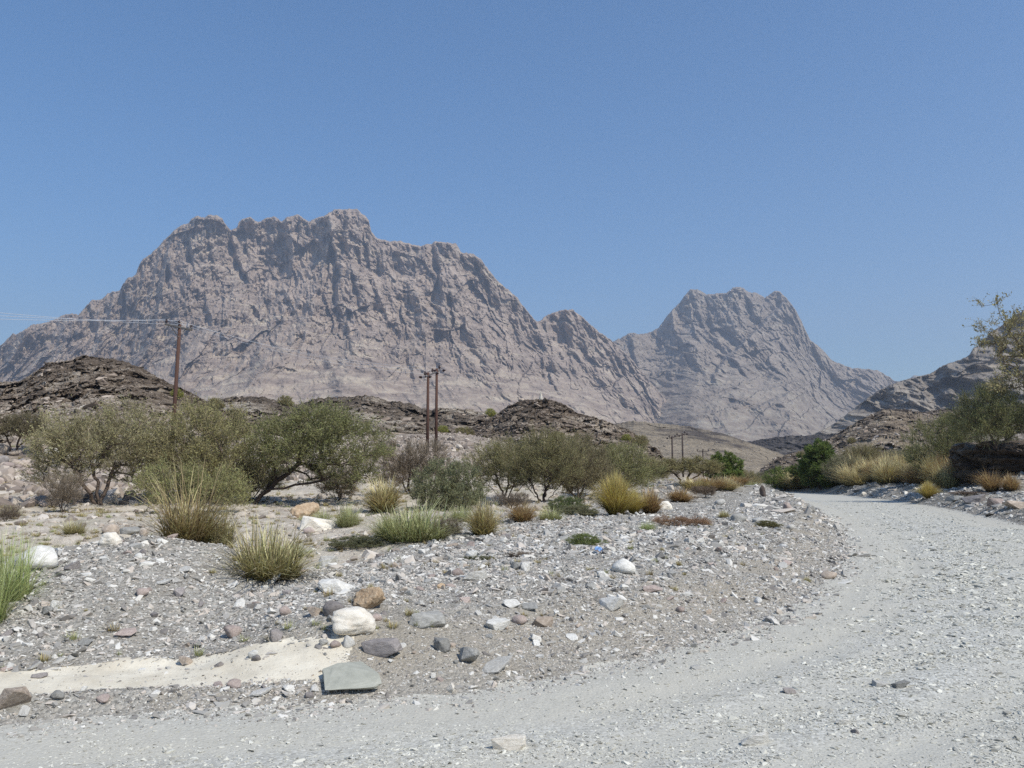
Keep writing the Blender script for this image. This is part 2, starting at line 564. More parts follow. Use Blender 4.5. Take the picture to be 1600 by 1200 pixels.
def road_sd(x, y):
    """signed distance to the road outline, negative on the road"""
    x = np.asarray(x, float); y = np.asarray(y, float)
    d2 = np.full(x.shape, 1e18)
    inside = np.zeros(x.shape, bool)
    n = len(RP)
    for i in range(n):
        ax, ay = RP[i]
        bx, by = RP[(i + 1) % n]
        ex, ey = bx - ax, by - ay
        t = np.clip(((x - ax) * ex + (y - ay) * ey) / (ex * ex + ey * ey), 0, 1)
        d2 = np.minimum(d2, (x - ax - t * ex) ** 2 + (y - ay - t * ey) ** 2)
        cond = (ay > y) != (by > y)
        xi = ax + (y - ay) / (ey if ey != 0 else 1e-9) * ex
        inside ^= cond & (x < xi)
    return np.where(inside, -1, 1) * np.sqrt(d2)


# broad relief of the wadi floor and the lower slopes: (px, depth, height)
ctrl = []
for px in (-700, -300, 0, 300, 600, 900, 1150):
    for D in (9, 16, 25, 36):
        ctrl.append((px, D, 0.3))
for px, py, D in [(50, 765, 42), (50, 742, 50), (50, 700, 60), (-250, 700, 55), (150, 728, 58), (250, 748, 50), (400, 735, 60), (450, 690, 85),
                  (560, 718, 62), (620, 740, 55), (650, 692, 95), (730, 682, 105), (790, 700, 95), (860, 722, 90), (980, 738, 80), (1060, 752, 72),
                  (1150, 759, 95), (1250, 760, 95), (1190, 757, 130), (1350, 754, 80), (1450, 738, 75), (1400, 722, 110), (1520, 758, 56),
                  (1500, 705, 78), (1640, 715, 56), (1620, 772, 44), (1800, 760, 40), (1300, 762, 70), (1150, 764, 55), (1420, 770, 58), (1300, 745, 115)]:
    a, b = ray(px, py)
    ctrl.append((px, D, CAM_H + float(b) * D))
for px in (1500, 1900, 2400):
    ctrl.append((px, 9, 0.3)); ctrl.append((px, 25, 0.3))
for px, D, z in [(0, 180, 10), (500, 200, 10), (800, 200, 7), (1060, 200, 2), (1150, 200, 1.0), (1300, 200, 7), (1600, 200, 13), (-600, 200, 14), (2200, 200, 20),
                 (0, 60, 3.8), (1190, 350, 2)]:
    ctrl.append((px, D, z))
C_ = np.array(ctrl)
_cx = (C_[:, 0] - 800) / F_PX
_ct = np.arctan(_cx)
_cr = C_[:, 1] * np.sqrt(1 + _cx ** 2)


def _feat(theta, r):
    return np.stack([np.clip(theta, -1.1, 1.1) * 2.2, np.log(np.clip(r, 8, 400)) * 0.9], -1)


_P = _feat(_ct, _cr)


def _ker(A, B):
    out = np.empty((len(A), len(B)))
    for s in range(0, len(A), 20000):
        d = A[s:s + 20000, None, :] - B[None]
        out[s:s + 20000] = np.sqrt((d ** 2).sum(-1) + 0.01)
    return out


_K = _ker(_P, _P) + 1e-4 * np.eye(len(_P))
_W = np.linalg.solve(_K, C_[:, 2] - 0.3)


def base_relief(x, y):
    sh = x.shape
    x = x.ravel(); y = y.ravel()
    f = _feat(np.arctan2(x, y), np.hypot(x, y))
    z = 0.3 + np.concatenate([_ker(f[s:s + 20000], _P) @ _W for s in range(0, len(f), 20000)])
    return z.reshape(sh)


PR_S = [-50, 0, 0.2, 1.3, 2.6, 6.0, 12, 25]
PR_Z = [0, 0, 0.06, 0.36, 0.50, 0.46, 0.34, 0.3]
PL_S = [-50, 0, 0.22, 0.34, 1.05, 2.2, 3.2, 4.2, 4.8, 6.4, 12, 25]
PL_Z = [0, 0, 0.13, 0.05, 0.075, 0.38, 0.70, 0.98, 0.88, 0.10, 0.12, 0.3]


def silt_mask(x, y, s):
    wob = 0.12 * perlin(x * 1.3, y * 1.3, 2.2) + 0.05 * perlin(x * 5, y * 5, 1.2)
    top = 1.08 + 0.22 * np.sin((x + 4) * 1.4) * 0.5 + wob
    inner = np.minimum(s - 0.30 - 0.4 * wob, top - s)
    fade = np.minimum(x + 4.5 + wob * 3, -1.25 - x + wob * 2)
    return np.minimum(inner, fade * 0.35)


def track(x, y, s):
    a = np.arctan2(x - 22, y - 12)
    return perlin(s * 1.15 + 0.35 * perlin(x * 0.3, y * 0.3, 61), a * 2.2, 51) + 0.45 * perlin(s * 3.6, a * 3.0, 55)


def height(x, y):
    x = np.asarray(x, float); y = np.asarray(y, float)
    s = road_sd(x, y)
    sw = s + (0.16 * perlin(x * 0.9, y * 0.9, 9) + 0.06 * perlin(x * 3.3, y * 3.3, 4)) * sstep(-0.5, 1.0, s)
    near_left = (1 - sstep(-2.9, -1.4, x)) * (1 - sstep(13, 18, y)) * sstep(-1, 2, y)
    far_right = sstep(0, 8, x - 0.165 * y - 4) * sstep(24, 32, y)      # shoulder on the far side of the road
    zr = np.interp(sw, PR_S, PR_Z) - 0.3 * sstep(0, 3, s)
    zl = np.interp(sw, PL_S, PL_Z)
    amp = np.interp(x, [-9, -5.6, -4.2, -3.5, -2.7, -1.9, -1.3], [0.50, 0.74, 1.0, 0.90, 0.50, 0.42, 0.50])
    zl = np.where(zl > 0.1, 0.1 + (zl - 0.1) * amp, zl) - 0.3 * sstep(0, 3, s)
    z = zr * (1 - near_left) + zl * near_left
    B = base_relief(x, y)
    z = z + np.maximum(B, 0.0) * sstep(0, 3, s)
    # relief
    r = np.hypot(x, y)
    off = sstep(0.0, 1.2, s)
    z += off * (0.05 * fbm(x * 0.55, y * 0.55, 3, 3) + 0.022 * fbm(x * 2.6, y * 2.6, 5, 3) + 0.006 * perlin(x * 12, y * 12, 6))
    z += sstep(6, 10, s) * sstep(9, 14, r) * (1 - sstep(40, 60, r)) * (0.16 * fbm(x * 0.33, y * 0.33, 31, 3) + 0.05 * ridged(x * 1.1, y * 1.1, 33, 2))
    z += off * sstep(25, 60, r) * (0.35 * fbm(x * 0.16, y * 0.16, 1, 4))
    # road: faint wheel ruts and ripples
    on = 1 - sstep(-0.6, 0.0, s)
    z += on * (0.018 * fbm(x * 0.35 + 3, y * 0.9, 8, 3) + 0.004 * perlin(x * 9, y * 9, 2))
    ru = np.exp(-((s + 1.1) / 0.22) ** 2) + np.exp(-((s + 2.7) / 0.25) ** 2)
    z -= 0.024 * track(x, y, s) * on * (1 - sstep(25, 45, r))
    z -= 0.022 * ru * on * (0.6 + 0.4 * perlin(x * 0.4, y * 0.4, 5))
    # low windrow on the far shoulder
    wr = (1 - 0.7 * sstep(45, 60, y)) * np.exp(-((s - 0.9) / 0.7) ** 2) * sstep(1.0, 3.0, x - 0.30 * y + 4) * sstep(22, 30, y)
    z += 0.32 * wr * (0.7 + 0.6 * perlin(x * 0.8, y * 0.8, 11))
    return z


def H1(x, y):
    return float(height(np.array([x], float), np.array([y], float))[0])


# ------------------------------------------------------------------ terrain mesh
NCF = 720
ang = np.concatenate([np.linspace(-math.pi, -R(44), 46)[:-1], np.linspace(-R(44), R(44), NCF), np.linspace(R(44), math.pi, 46)[1:]])
rad = [0.25, 1.0, 2.0, 3.0, 3.8]
while rad[-1] < 130: rad.append(rad[-1] * 1.0072 + 0.0005)
while rad[-1] < 6900: rad.append(rad[-1] * 1.045)
rad = np.array(rad)
TH, RR = np.meshgrid(ang, rad)
GX, GY = RR * np.sin(TH), RR * np.cos(TH)
GZ = height(GX, GY)
GZ = np.where(RR > 420, GZ * 0 + np.minimum(GZ, 4) * (1 - sstep(420, 1200, RR)), GZ)
GS = road_sd(GX, GY)
nr, nc = GX.shape
F = grid_faces(nr, nc)[:, ::-1]
verts = np.stack([GX, GY, GZ], -1).reshape(-1, 3)
fx = verts[F][:, :, 0].mean(1); fy = verts[F][:, :, 1].mean(1)
fs = road_sd(fx, fy)
fsw = fs + 0.10 * perlin(fx * 1.7, fy * 1.7, 3) + 0.05 * perlin(fx * 6, fy * 6, 3)
is_road = (fsw < 0)
is_silt = (silt_mask(fx, fy, fs) > 0) & ~is_road & (fy < 12) & (fy > 2)
s_ = GS.ravel(); x_ = GX.ravel(); y_ = GY.ravel(); r_ = RR.ravel()
gravel_m = np.clip(1 - sstep(7.5, 13.0, s_ + 2.5 * perlin(x_ * 0.35, y_ * 0.35, 1)), 0, 1)
behind_mound = (1 - sstep(-3.0, -1.0, x_)) * sstep(4.6, 5.6, s_) * (1 - sstep(60, 70, r_))
gravel_m = gravel_m * (1 - 0.9 * behind_mound)
gravel_m = np.maximum(gravel_m, ((x_ - 0.25 * y_) > 2) * (s_ < 6) * 0.9)
face_m = np.exp(-((s_ - 0.7) / 0.6) ** 2) * (r_ < 60) * (x_ > -2.5) * (0.8 + 0.5 * perlin(x_ * 0.7, y_ * 0.7, 93))
slope_m = sstep(42, 62, r_ + 6 * perlin(x_ * 0.1, y_ * 0.1, 4)) * sstep(0.8, 2.0, verts[:, 2])
track_m = np.clip(0.5 + 0.9 * track(x_, y_, s_), 0, 1)
edge_m = np.clip(np.exp(-((s_ + 0.45) / 0.7) ** 2) + 0.55 * np.exp(-((s_ + 1.3 + 0.5 * perlin(x_ * 0.5, y_ * 0.5, 7)) / 0.28) ** 2), 0, 1) * (0.65 + 0.35 * perlin(x_ * 1.2, y_ * 1.2, 3)) * (r_ < 60)


def sub_mesh(name, mask, mat):
    f = F[mask]
    used = np.unique(f)
    rm = np.full(len(verts), -1, np.int64); rm[used] = np.arange(len(used))
    at = {'gravel': gravel_m[used], 'slope': slope_m[used], 'face': np.clip(face_m[used], 0, 1)} if name == 'ground' else {'edge': edge_m[used], 'track': track_m[used]}
    o = link(name, mesh_np(name, verts[used], rm[f], mat, True, at))
    o['kind'] = 'structure'
    return o


sub_mesh('ground', ~is_road & ~is_silt, M['ground'])
sub_mesh('road', is_road, M['road'])
sub_mesh('silt_patch', is_silt, M['silt'])


def place(px, py, dmin=3.0, dmax=160.0):
    """world point of the ground seen at a point of the photograph"""
    a, b = ray(px, py)
    D = dmin * (dmax / dmin) ** np.linspace(0, 1, 900)
    z = CAM_H + b * D
    h = height(a * D, D)
    k = np.nonzero(z <= h)[0]
    k = k[0] if len(k) else len(D) - 1
    return Vector((float(a * D[k]), float(D[k]), float(h[k])))


# ------------------------------------------------------------------ hills and mountains
def slope_sheet(name, crest, dist_c, dist_f, z_f, cols, rows, mat, disp, power=1.0, back=0.5, px0=None, px1=None, zjit=0.0, rows_back=24, label=None, vexp=None, jag=0.0):
    crest = np.array(crest, float)
    sm_w = 26.0 if len(crest) > 60 else 6.0
    px0 = crest[0, 0] if px0 is None else px0
    px1 = crest[-1, 0] if px1 is None else px1
    px = np.linspace(px0, px1, cols)
    py = np.interp(px, crest[:, 0], crest[:, 1])
    ker = np.exp(-0.5 * (np.arange(-120, 121) * ((px1 - px0) / cols) / sm_w) ** 2); ker /= ker.sum()
    py_s = np.convolve(np.pad(py, 120, mode='edge'), ker, mode='valid')
    if jag:
        py = py - jag * (0.8 * ridged(px * 0.09, px * 0 + 3.3, 1.7, 5, 0.7) - 0.5)
    dc = np.interp(px, *zip(*dist_c)) if isinstance(dist_c, list) else np.full(cols, float(dist_c))
    df = np.interp(px, *zip(*dist_f)) if isinstance(dist_f, list) else np.full(cols, float(dist_f))
    zf = np.interp(px, *zip(*z_f)) if isinstance(z_f, list) else np.full(cols, float(z_f))
    a, b = ray(px, py)
    zc = CAM_H + b * dc
    zs = CAM_H + ray(px, py_s)[1] * dc
    v = np.linspace(0, 1, rows)
    tt = v ** power if vexp is None else np.interp(v, vexp[0], vexp[1])       # how far back the surface is at height fraction v
    D = df[None] + (dc - df)[None] * tt[:, None]
    wt = sstep(0.55, 1.0, v)[:, None] ** 1.5
    Z = zf[None] + ((zs * 1.0)[None] * (1 - wt) + zc[None] * wt - zf[None]) * v[:, None]
    X = a[None] * D
    fade = (1 - sstep(0.994, 1.0, v))[:, None] * sstep(0, 0.03, v)[:, None]
    d, dz = disp(X, D, Z, v[:, None] + 0 * X, px[None] + 0 * X)
    D2 = D - d * fade
    X2 = a[None] * D2
    # keep each column's height with its depth so that the outline stays put
    Z2 = CAM_H + (Z - CAM_H) * (D2 / D) * 1.0 + dz * (1 - sstep(0.97, 1.0, v))[:, None]
    vb = np.linspace(0, 1, rows_back + 1)[1:]
    Db = dc[None] * (1 + back * vb[:, None])
    Zb = zc[None] + (zf - zc)[None] * (vb[:, None] ** 1.3) - 0.02 * (zc - zf)[None] * vb[:, None]
    Xb = a[None] * Db
    bump = perlin(Xb / (dc.mean() * 0.03), Db / (dc.mean() * 0.03), 3) * (zc.max() - zf.min()) * 0.03 * vb[:, None]
    V = np.stack([np.vstack([X2, Xb]), np.vstack([D2, Db]), np.vstack([Z2, Zb + bump])], -1)
    allv = np.concatenate([v, np.ones(rows_back)])
    cr = (allv[:, None] ** 1.5 + 0 * V[:, :, 0]).ravel()
    me = mesh_np(name, V.reshape(-1, 3), grid_faces(rows + rows_back, cols)[:, ::-1], mat, False, {'crest': cr})
    me.flip_normals()
    o = link(name, me)
    o['kind'] = 'structure'
    if label: o['label'] = label
    return o, V[:rows]


def walls(px, py, lines):
    """hand-placed cliff edges: the rock stands proud to the right of the line, recessed to the left"""
    t = 0
    for pts, A, w in lines:
        P = np.array(pts, float)
        xl = np.interp(py, P[:, 1], P[:, 0])
        win = sstep(P[0, 1] - 8, P[0, 1] + 10, py) * (1 - sstep(P[-1, 1] - 15, P[-1, 1] + 15, py))
        dx = px - xl + 3 * perlin(px * 0.08, py * 0.08, 3)
        t = t + A * win * (np.tanh(dx / 2.2)) * np.exp(-np.abs(dx) / w)
    return t


M1_LINES = [
    ([(513, 342), (520, 380), (532, 430), (528, 470)], 95, 24),
    ([(552, 420), (560, 452), (566, 480)], 45, 14),
    ([(678, 382), (686, 420), (692, 468)], 90, 18),
    ([(700, 440), (712, 482)], 50, 12),
    ([(742, 405), (762, 440), (768, 470)], 70, 18),
    ([(640, 455), (648, 478)], 45, 12),
    ([(600, 480), (612, 510)], 40, 12),
    ([(297, 370), (302, 400), (306, 420)], 60, 14),
    ([(362, 372), (372, 405), (392, 440)], 80, 18),
    ([(262, 400), (266, 430), (268, 448)], 70, 18),
    ([(326, 345), (332, 405)], 40, 12),
    ([(140, 475), (148, 500), (160, 540)], 45, 12),
    ([(450, 370), (456, 420)], 35, 18),
    ([(405, 350), (410, 380)], 30, 12),
    ([(545, 500), (552, 545)], 55, 18),
    ([(740, 545), (762, 572)], 45, 16),
    ([(330, 480), (336, 505)], 35, 8),
    ([(640, 560), (650, 600)], 30, 16),
    ([(845, 545), (850, 600)], 35, 10),
    ([(300, 545), (282, 570), (290, 600)], 45, 30),
    ([(800, 500), (812, 540)], 40, 14),
    ([(588, 400), (596, 430)], 30, 12),
    ([(880, 500), (890, 560)], 40, 14),
]


def disp_m1(X, D, Z, v, px):
    s = X + 0.22 * Z
    wx = s + 90 * perlin(s / 300, Z / 500, 1)
    amp = sstep(0.0, 0.35, v) * 0.65 + 0.35
    d = 115 * ridged(wx / 520, Z / 1000, 0.3, 2, 0.5)
    cl = sstep(0.22, 0.5, v + 0.18 * perlin(X / 420, Z / 420, 77))          # cliffs above, gullied apron below
    pil = 1 - np.abs(perlin(wx / 130, Z / 900, 2.3)) ** 0.7 * 1.9               # vertical pillars
    d += cl * (44 * pil + 20 * (1 - np.abs(perlin(wx / 48, Z / 330, 5.3)) ** 0.75 * 1.8) + 15 * ridged(s / 30, Z / 60, 7.9, 3, 0.65))
    g = X + 0.75 * Z
    d += (1 - cl) * (46 * ridged(g / 170, Z / 500, 12.3, 3, 0.55) + 18 * ridged(g / 60, Z / 70, 14.3, 3, 0.6))
    d += 26 * ridged(wx / 90, Z / 150, 4.3, 2, 0.6) * cl
    qx = s + 25 * perlin(X / 90, Z / 90, 64); qz = Z + 0.25 * X + 25 * perlin(X / 90, Z / 90, 65)
    d += (0.16 + 0.70 * cl) * (50 * facets(qx / 105, qz / 190, 1, 0.8) + 27 * facets(qx / 40, qz / 66, 2, 0.9) + 11 * facets(qx / 17, qz / 22, 3, 0.9))
    d += 5 * fbm(s / 20, Z / 20, 7.3, 3, 0.7)
    # ledges that dip gently to the right
    L = (Z + 0.30 * X + 40 * perlin(X / 240, Z / 240, 9)) / 62
    saw = L - np.floor(L)
    d += 20 * (saw ** 2) * sstep(-0.3, 0.4, perlin(X / 320, Z / 260, 5))
    py = 600 + F_PX * (0 - ((Z - CAM_H) / D - math.tan(PITCH)) / (1 + (Z - CAM_H) / D * math.tan(PITCH)))
    d = d * amp + 0.62 * walls(px, py, M1_LINES)
    return d, 7 * fbm(X / 60, Z / 40, 2, 3) * amp


M1 = [(-260, 600), (-120, 575), (-40, 555), (0, 541), (6, 537), (20, 522), (25, 524), (51, 508), (74, 505), (99, 493), (113, 490), (122, 494), (136, 478), (144, 469), (159, 469),
      (167, 460), (187, 454), (198, 436), (212, 430), (217, 415), (224, 405), (235, 398), (244, 389), (255, 378), (272, 361), (286, 352), (295, 350),
      (300, 342), (309, 338), (319, 341), (326, 337), (337, 337), (347, 342), (354, 354), (361, 361), (370, 357), (373, 347), (381, 342), (391, 340),
      (400, 347), (408, 347), (419, 339), (432, 340), (440, 347), (447, 341), (465, 336), (476, 343), (484, 347), (495, 341), (512, 335), (523, 328),
      (539, 328), (557, 327), (568, 336), (576, 344), (580, 363), (590, 374), (609, 378), (628, 378), (647, 384), (660, 385), (672, 381), (679, 378),
      (698, 379), (713, 382), (721, 395), (739, 398), (751, 404), (763, 422), (774, 436), (789, 449), (808, 465), (821, 484), (839, 504), (853, 495),
      (872, 487), (895, 484), (910, 495), (929, 514), (944, 525), (961, 536), (985, 560), (1010, 590), (1040, 625), (1080, 660), (1130, 700), (1180, 735)]
slope_sheet('mountain', M1, [(-260, 2900), (0, 2900), (540, 2900), (839, 2950), (900, 3050), (1180, 3000)], [(-260, 1500), (700, 1500), (1000, 1700), (1180, 2300)], 15,
            900, 360, M['mount'], disp_m1, vexp=([0, 0.12, 0.3, 0.5, 0.8, 1.0], [0, 0.22, 0.52, 0.74, 0.93, 1.0]), back=0.55, jag=1.6,
            label='long grey-brown limestone mountain wall with jagged crest, left and centre')

M2_LINES = [
    ([(1060, 480), (1052, 520)], -20, 14),
    ([(985, 520), (990, 560), (1012, 632)], 80, 26),
    ([(955, 590), (948, 640)], 50, 14),
    ([(1225, 470), (1180, 515), (1130, 560), (1110, 590)], 110, 34),
    ([(1140, 560), (1165, 590)], 60, 26),
    ([(1105, 465), (1112, 520)], 35, 14),
    ([(1168, 462), (1176, 505)], 45, 14),
    ([(1215, 520), (1222, 558)], 35, 10),
    ([(1260, 600), (1165, 640)], 50, 30),
]


def disp_m2(X, D, Z, v, px):
    s = X + 0.12 * Z
    wx = s + 80 * perlin(s / 320, Z / 520, 31)
    amp = sstep(0.0, 0.35, v) * 0.6 + 0.4
    d = 130 * ridged(wx / 560 + 8, Z / 900, 10.3, 2, 0.5)
    cl = sstep(0.34, 0.55, v + 0.15 * perlin(X / 420, Z / 420, 87))
    d += cl * (56 * (1 - np.abs(perlin(wx / 150, Z / 900, 22.3)) ** 0.7 * 1.9) + 26 * (1 - np.abs(perlin(wx / 55, Z / 330, 25.3)) ** 0.75 * 1.8) + 16 * ridged(s / 36, Z / 66, 27.9, 3, 0.65))
    g = X - 0.8 * Z
    d += (1 - cl) * (58 * ridged(g / 210, Z / 330, 32.3, 3, 0.55) + 22 * ridged(g / 70, Z / 60, 34.3, 3, 0.6))
    qx = s + 25 * perlin(X / 90, Z / 90, 66); qz = Z - 0.3 * X + 25 * perlin(X / 90, Z / 90, 67)
    d += (0.2 + 0.65 * cl) * (54 * facets(qx / 125, qz / 200, 4, 0.8) + 30 * facets(qx / 48, qz / 70, 5, 0.9) + 13 * facets(qx / 20, qz / 25, 6, 0.9))
    d += 6 * fbm(s / 24, Z / 24, 17.3, 3, 0.7)
    L = (Z - 0.34 * X + 60 * perlin(X / 300, Z / 300, 19)) / 70
    saw = L - np.floor(L)
    d += 34 * (saw ** 2) * (1 - sstep(0.35, 0.6, v))
    py = 600 + F_PX * (0 - ((Z - CAM_H) / D - math.tan(PITCH)) / (1 + (Z - CAM_H) / D * math.tan(PITCH)))
    return d * amp + 0.75 * walls(px, py, M2_LINES), 7 * fbm(X / 60, Z / 40, 22, 3) * amp


M2 = [(860, 600), (900, 570), (944, 545), (961, 532), (985, 521), (1006, 523), (1028, 514), (1045, 491), (1060, 476), (1069, 463), (1079, 453), (1090, 452), (1105, 461),
      (1120, 459), (1135, 459), (1146, 450), (1159, 449), (1169, 457), (1180, 457), (1195, 466), (1210, 456), (1219, 456), (1229, 467), (1244, 486),
      (1255, 508), (1266, 532), (1285, 547), (1300, 564), (1326, 574), (1349, 577), (1371, 579), (1399, 596), (1425, 602), (1470, 620), (1540, 650), (1640, 690)]
slope_sheet('mountain', M2, 3900, [(860, 2500), (1100, 2000), (1640, 2200)], 12, 620, 280, M['mount2'], disp_m2,
            vexp=([0, 0.15, 0.35, 0.5, 0.8, 1.0], [0, 0.24, 0.52, 0.70, 0.92, 1.0]), back=0.4, jag=1.4,
            label='hazy three-topped limestone peak standing behind, right of the saddle')


def disp_far(X, D, Z, v, px):
    return 60 * ridged(X / 300, Z / 300, 1, 4), 0


slope_sheet('mountain', [(1380, 640), (1410, 600), (1428, 586), (1440, 588), (1460, 600), (1520, 640)], 5600, 5000, 10, 60, 40, M['mount2'], disp_far, back=0.1,
            label='tiny pale far summit just showing in the notch right of the peak')


def disp_m3(X, D, Z, v, px):
    s = X - 0.1 * Z
    d = 70 * ridged(s / 260, Z / 260, 41, 3, 0.55) + 24 * ridged(s / 60, Z / 40, 42, 3, 0.6) + 6 * fbm(s / 12, Z / 10, 43, 3)
    L = (Z - 0.42 * X + 22 * perlin(X / 120, Z / 120, 44)) / 26
    saw = L - np.floor(L)
    qx = X + 22 * perlin(X / 60, Z / 60, 68); qz = Z - 0.35 * X + 18 * perlin(X / 50, Z / 50, 69)
    d += 26 * facets(qx / 55, qz / 45, 7, 0.8) + 12 * facets(qx / 22, qz / 18, 8, 0.9) + 5 * facets(qx / 9, qz / 8, 9, 0.9)
    return d, 2 * fbm(X / 30, Z / 20, 45, 3)


M3 = [(1120, 735), (1190, 712), (1250, 690), (1300, 665), (1335, 638), (1370, 612), (1400, 598), (1420, 593), (1440, 588), (1456, 583), (1470, 574), (1490, 566), (1502, 562), (1514, 556), (1520, 546),
      (1532, 538), (1545, 524), (1558, 513), (1568, 507), (1600, 484), (1660, 455), (1800, 400), (1960, 380)]
slope_sheet('mountain', M3, [(1120, 1000), (1400, 1250), (1960, 1400)], [(1120, 880), (1400, 950), (1960, 980)], 6, 480, 220, M['mount3'], disp_m3, back=0.6, jag=1.3,
            vexp=([0, 0.3, 0.7, 1.0], [0, 0.38, 0.75, 1.0]), label='dark grey banded mountain flank rising to the right edge')


def mk_disp_hill(seed, A, dip, step, s1=14.0, ledge=1.0):
    def f(X, D, Z, v, px):
        zz_ = Z + dip * X
        d = A * (1.3 * facets(X / (s1 * 0.32), zz_ / (s1 * 0.15), seed, 0.7) + 0.75 * facets(X / (s1 * 0.12), zz_ / (s1 * 0.05), seed + 1, 0.8) + 0.35 * facets(X / (s1 * 0.045), zz_ / (s1 * 0.02), seed + 2, 0.8))
        d = d + A * (1.1 * ridged(X / s1, (Z + 0.35 * D) / (s1 * 0.8), seed, 3, 0.55) + 0.3 * ridged(X / (s1 * 0.28), Z / (s1 * 0.16), seed + 3, 3, 0.6) + 0.3 * fbm(X / (s1 * 0.06), Z / (s1 * 0.04), seed + 5, 3, 0.6))
        L = (Z + dip * X + step * 0.9 * perlin(X / (s1 * 0.6), Z / (s1 * 0.5), seed + 7)) / step
        saw = L - np.floor(L)
        d = d + ledge * step * 0.9 * saw ** 3
        dz = A * 0.22 * fbm(X / (s1 * 0.2), D / (s1 * 0.2), seed + 9, 3)
        return d, dz
    return f


HA = [(-420, 620), (-200, 618), (-60, 606), (0, 598), (30, 597), (60, 580), (75, 567), (95, 566), (115, 562), (130, 556), (160, 560), (180, 562), (200, 567), (225, 578), (265, 600), (300, 615), (345, 640), (400, 662), (470, 690), (520, 705)]
oA, VA = slope_sheet('hill', HA, [(-420, 120), (130, 125), (520, 105)], [(-420, 55), (0, 57), (300, 62), (520, 80)], [(-420, 3), (0, 2.6), (300, 1.2), (520, 2)], 520, 150, M['hill'],
                     mk_disp_hill(50, 1.7, 0.42, 1.9), back=0.5, jag=1.6, label='dark rocky hill with rounded top behind the left trees')
HB = [(270, 668), (300, 645), (330, 627), (370, 620), (420, 622), (440, 631), (465, 634), (482, 628), (500, 622), (545, 622), (570, 618), (590, 622), (605, 628), (640, 631), (665, 641),
      (690, 638), (725, 640), (755, 644), (765, 652), (800, 668), (860, 690), (900, 720)]
oB, VB = slope_sheet('hill', HB, 175, [(270, 120), (600, 108), (900, 112)], [(270, 5), (600, 4), (900, 3)], 520, 120, M['hillB'],
                     mk_disp_hill(60, 2.0, 0.05, 1.9, 18), back=0.4, jag=2.0, label='low dark ridge of banded rock across the middle, behind the twin poles')
HC = [(660, 705), (700, 690), (740, 668), (770, 652), (790, 637), (812, 627), (845, 624), (870, 628), (890, 638), (905, 646), (920, 650), (950, 660), (980, 671), (1000, 684), (1015, 694), (1030, 704), (1038, 716), (1060, 742), (1075, 760)]
oC, VC = slope_sheet('hill', HC, [(660, 140), (850, 140), (1075, 112)], [(660, 112), (850, 92), (1075, 96)], [(660, 3), (850, 2), (1075, 0.2)], 460, 130, M['hill'],
                     mk_disp_hill(70, 1.5, -0.16, 1.5, 14), back=0.35, jag=1.6, label='dark domed rocky hill in the centre with a long slope down to the right')
HD = [(820, 690), (900, 672), (945, 664), (990, 658), (1030, 662), (1080, 667), (1130, 678), (1180, 695), (1230, 713), (1280, 735), (1340, 760)]
slope_sheet('hill', HD, 470, [(820, 300), (1200, 260), (1340, 260)], 0.5, 420, 110, M['hilltan'], mk_disp_hill(80, 1.6, 0.1, 6, 30, 0.45), back=0.3, jag=1.0,
            label='smooth tan hill with dark outcrops low in the valley')
HF = [(1080, 720), (1120, 700), (1170, 690), (1230, 682), (1290, 680), (1340, 672), (1400, 660), (1480, 650), (1600, 640)]
slope_sheet('hill', HF, 640, 500, 0.5, 360, 90, M['hillgrey'], mk_disp_hill(90, 4.0, -0.12, 7, 50), back=0.3, jag=1.6,
            label='grey banded ridge behind the tan hill at the foot of the peak')
HE = [(1130, 765), (1180, 745), (1195, 728), (1215, 716), (1250, 705), (1300, 684), (1330, 664), (1350, 654), (1380, 640), (1400, 640), (1440, 645), (1470, 640), (1500, 642), (1600, 632), (1760, 600), (1900, 590)]
oE, VE = slope_sheet('hill', HE, [(1130, 170), (1300, 220), (1900, 260)], [(1130, 135), (1300, 105), (1500, 85), (1900, 70)], [(1130, -0.5), (1300, 1), (1500, 3), (1900, 4)], 480, 150, M['hillright'],
                     mk_disp_hill(100, 2.2, -0.30, 2.6, 22), back=0.5, jag=1.4, label='brown banded hillside on the right above the road')

# ------------------------------------------------------------------ stones
_ico = {}


def ico(sub):
    if sub not in _ico:
        bm = bmesh.new()
        bmesh.ops.create_icosphere(bm, subdivisions=sub, radius=1)
        v = np.array([x.co[:] for x in bm.verts])
        f = np.array([[q.index for q in x.verts] for x in bm.faces])
        bm.free()
        _ico[sub] = (v / np.linalg.norm(v, axis=1)[:, None], f)
    return _ico[sub]


def rock_mesh(name, seed, mat, sub=3, planes=14, sharp=14, rough=0.05, smooth=False, dims=(1, 1, 1), lo=0.62):
    rs = np.random.RandomState(seed)
    d, f = ico(sub)
    nrm = rs.normal(size=(planes, 3))
    nrm /= np.linalg.norm(nrm, axis=1)[:, None]
    off = rs.uniform(lo, 1.0, planes)
    if sharp > 50:      # split stones: two broad bedding faces
        nrm[:2] = [[0.05, 0.08, 1.0], [-0.06, 0.03, -1.0]]; nrm[:2] /= np.linalg.norm(nrm[:2], axis=1)[:, None]; off[:2] = 0.45
    q = np.clip(d @ nrm.T, 0, None) / off
    r = ((q ** sharp).sum(1) + 1e-4) ** (-1.0 / sharp)
    r = np.minimum(r, 1.25)
    r *= 1 + rough * fbm(d[:, 0] * 2.2 + seed, d[:, 1] * 2.2, d[:, 2] * 2.2, 4, 0.6)
    v = d * r[:, None]
    v -= (v.max(0) + v.min(0)) / 2
    v /= (v.max(0) - v.min(0)) / 2
    v *= np.array(dims)
    return mesh_np(name, v, f, mat, smooth)


SRC = {}


